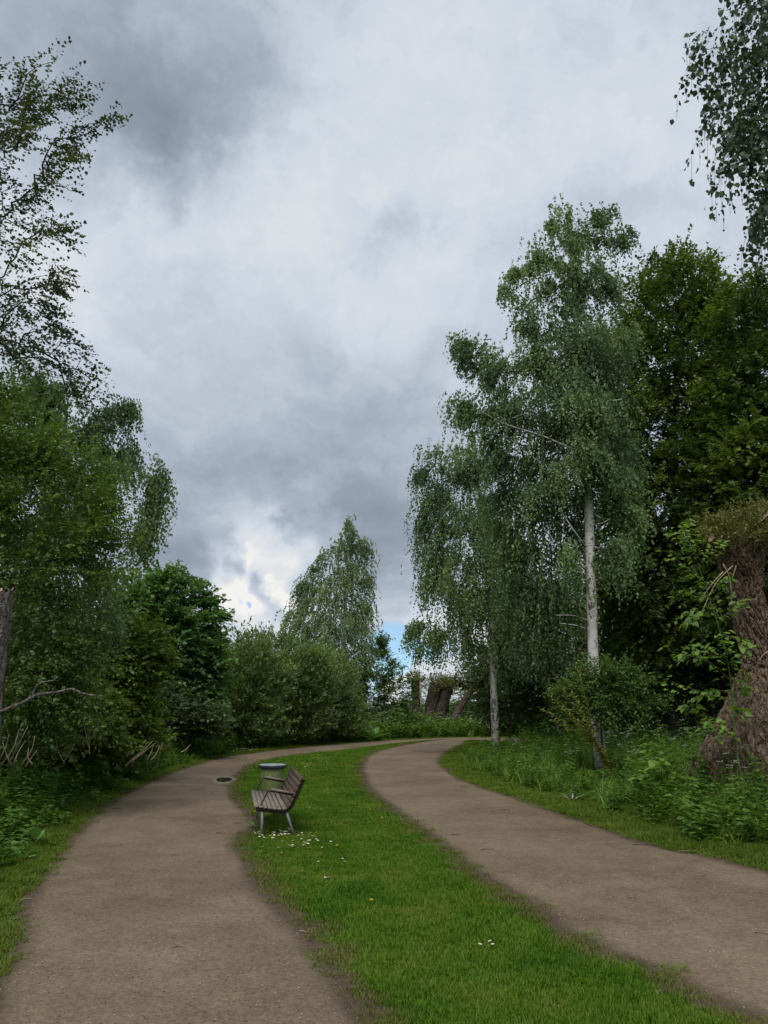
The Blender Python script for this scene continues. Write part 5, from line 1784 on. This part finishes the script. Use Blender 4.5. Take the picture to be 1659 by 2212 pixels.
def daisy(p, label, group, sc=1.0):
    r = bpy.data.objects.new('daisy', None)
    COL.objects.link(r)
    r.location = (float(p[0]), float(p[1]), 0.0)
    r.rotation_euler = (rng.normal() * .18, rng.normal() * .18, rng.random() * 6.28)
    r.scale = (sc,) * 3
    tag(r, label, 'daisy', group)
    for nm, me in (('petals', D_p), ('stem', D_s), ('disc', D_e)):
        c = bpy.data.objects.new(nm, me)
        c.parent = r
        COL.objects.link(c)


def daisies(n, u0, u1, v0, v1, label, group, sc=1.0, slant=0.0):
    for i in range(n):
        fu = np.clip(.5 + rng.normal() * .23, 0, 1)
        fv = np.clip(.5 + rng.normal() * .24, 0, 1)
        u = u0 + fu * (u1 - u0)
        v = v0 + fv * (v1 - v0) + slant * (fu - .5)
        daisy(G(u, v), label, group, sc * (.85 + .3 * rng.random()))


daisies(48, 548, 652, 1796, 1822, 'small white daisy in the dense cluster in front of the bench', 'daisies clustered in front of the bench', 1.25)
daisies(40, 560, 725, 1808, 1856, 'small white daisy in the looser scatter below the bench cluster', 'daisies scattered below the bench cluster', 1.2)
daisies(70, 495, 580, 1614, 1627, 'tiny white daisy in the drift beyond the left path', 'daisies in the drift beyond the left path', 2.1, -9)
daisies(14, 235, 290, 1680, 1705, 'white daisy on the verge by the nettle bank', 'daisies on the left verge', 1.4)
daisies(10, 620, 720, 1640, 1665, 'lone white daisy dotted on the lawn behind the bench', 'daisies dotted behind the bench', 1.4)
for i, (u, v, t) in enumerate([(684, 1864, 'upper of two daisies standing apart right of the bench cluster'), (687, 1872, 'lower of two daisies standing apart right of the bench cluster'), (729, 1866, 'left daisy of the trio on mid-lawn'),
                               (742, 1865, 'top right daisy of the trio on mid-lawn'), (742, 1872, 'lower right daisy of the trio on mid-lawn'), (652, 1893, 'single daisy near the path edge below the bench'), (701, 1907, 'left daisy of three in a short row on the lawn'),
                               (713, 1906, 'middle daisy of three in a short row on the lawn'), (719, 1907, 'right daisy of three in a short row on the lawn'), (1064, 2049, 'top daisy of the four in the near lawn'),
                               (1067, 2057, 'right daisy of the four in the near lawn'), (1052, 2060, 'lower daisy of the four in the near lawn'), (1034, 2056, 'left daisy of the four in the near lawn')]):
    daisy(G(u, v), t, 'single daisies on the lawn', 1.05)


def dandelion(p, label, sc=1.0):
    root = empty('dandelion', (p[0], p[1], 0), label, 'dandelion', 'dandelions in the grass')
    root.scale = (sc,) * 3
    v, f = tube([(0, 0, 0), (.003, 0, .03), (0, 0, .055)], [.0015] * 3, 4, False)
    mesh_obj('stem', v, f, M['stem_green'], root)
    mb = MB()
    for ring_, (r, z) in enumerate([(.018, .056), (.013, .060), (.007, .063)]):
        k = 12
        for i in range(k):
            a = 2 * math.pi * (i + ring_ * .5) / k
            o = np.array([math.cos(a), math.sin(a), 0])
            t = np.array([-math.sin(a), math.cos(a), 0]) * .0025
            mb.add([(0, 0, z - .006), o * r * .7 - t + (0, 0, z - .001), o * r + (0, 0, z), o * r * .7 + t + (0, 0, z - .001)], np.array([[0, 1, 2, 3]]))
    mb.build('flower_head', M['dandelion'], root)


for u, v, t in [(728, 1839, 'yellow dandelion on the lawn right of the daisies'), (221, 1720, 'yellow dandelion on the left verge, nearer one'), (243, 1717, 'yellow dandelion on the left verge, farther one'),
                (549, 1763, 'yellow dandelion by the front leg of the bench'), (825, 1776, 'yellow dandelion at the inner edge of the right path'), (802, 1962, 'yellow dandelion low on the near lawn')]:
    dandelion(G(u, v), t, 1.2)


# ------------------------------------------------------------------ twigs and straws on the ground
def twig(label, u, v, ln, ang, mat, rad=.006, bend=.12, name='twig', z=.018):
    p = G(u, v)
    root_loc = (float(p[0]), float(p[1]), 0.0)
    ln *= .62
    h = ln / 2
    pts = np.array([(-h, 0, z), (-h * .4, bend * ln * (.5 + rng.random()), z + .004), (h * .3, bend * ln * rng.normal(), z + .006), (h, 0, z)])
    vv, ff = tube(spline(pts, 9), np.linspace(rad * .55, rad * .25, 9), 5)
    o = mesh_obj(name, vv, fs_all(ff), M[mat], None, True)
    o.location = root_loc
    o.rotation_euler = (0, 0, ang)
    return tag(o, label, 'twig', 'twigs lying on the paths')


for a in [('dark bent twig in the middle of the near left path', 385, 2053, .17, .1, 'twig_dark', .005), ('dark stick cut off by the left picture edge', 8, 2094, .18, .1, 'twig_dark', .008),
          ('pale curled stick where near path meets lawn', 654, 2018, .12, -.6, 'twig_pale', .007), ('pale stick on the left edge of the near path', 55, 1948, .2, .9, 'twig_pale', .007),
          ('pale bit of bark below the stick on the left path edge', 35, 1989, .08, 1.2, 'twig_pale', .009), ('long thin twig across the left path near the puddle', 427, 1708, .5, .05, 'twig_dark', .007),
          ('short dark twig in the left path far from the bench', 340, 1711, .28, -.1, 'twig_dark', .009), ('small twig near the left verge of the path', 252, 1750, .25, .1, 'twig_dark', .009),
          ('dark twig by the verge left of mid-path', 192, 1788, .2, .3, 'twig_dark', .01), ('fine twig in the left path below the bench', 377, 1852, .12, .1, 'twig_dark', .006),
          ('twig on the bare earth before the bench', 515, 1781, .2, 0., 'twig_dark', .009), ('thin straw twig near the bench legs', 515, 1770, .3, .2, 'twig_pale', .004),
          ('dark twig on the bare earth nearer the path', 476, 1803, .22, -.2, 'twig_dark', .008), ('dark twig on the inner side of the right path', 1052, 1839, .25, .1, 'twig_dark', .008),
          ('small dark twig near the lawn edge of the right path', 984, 1807, .18, 0., 'twig_dark', .009), ('short twig at the top of the right path', 1004, 1702, .35, -.1, 'twig_dark', .012),
          ('tiny twig in the middle of the right path', 1094, 1752, .2, 0., 'twig_dark', .01), ('long dark twig along the right verge', 1392, 1829, .45, -.15, 'twig_dark', .008),
          ('pale-ended stick on the right verge', 1489, 1843, .4, -.25, 'twig_pale', .008), ('dark twig at the right picture edge of the path', 1645, 2022, .15, -.2, 'twig_dark', .006),
          ('faint twig on the right half of the right path', 1367, 1946, .12, -.3, 'twig_dark', .006), ('twig left of the puddle on the path', 380, 1692, .3, .1, 'twig_dark', .008)]:
    twig(*a)
twig('pale curled straw lying in the near right lawn', 1424, 2158, .13, 1.3, 'twig_pale', .003, .3, 'straw', .04)
twig('short pale straw in the lawn below the daisies', 661, 1905, .12, 1.2, 'twig_pale', .004, .2, 'straw', .04)
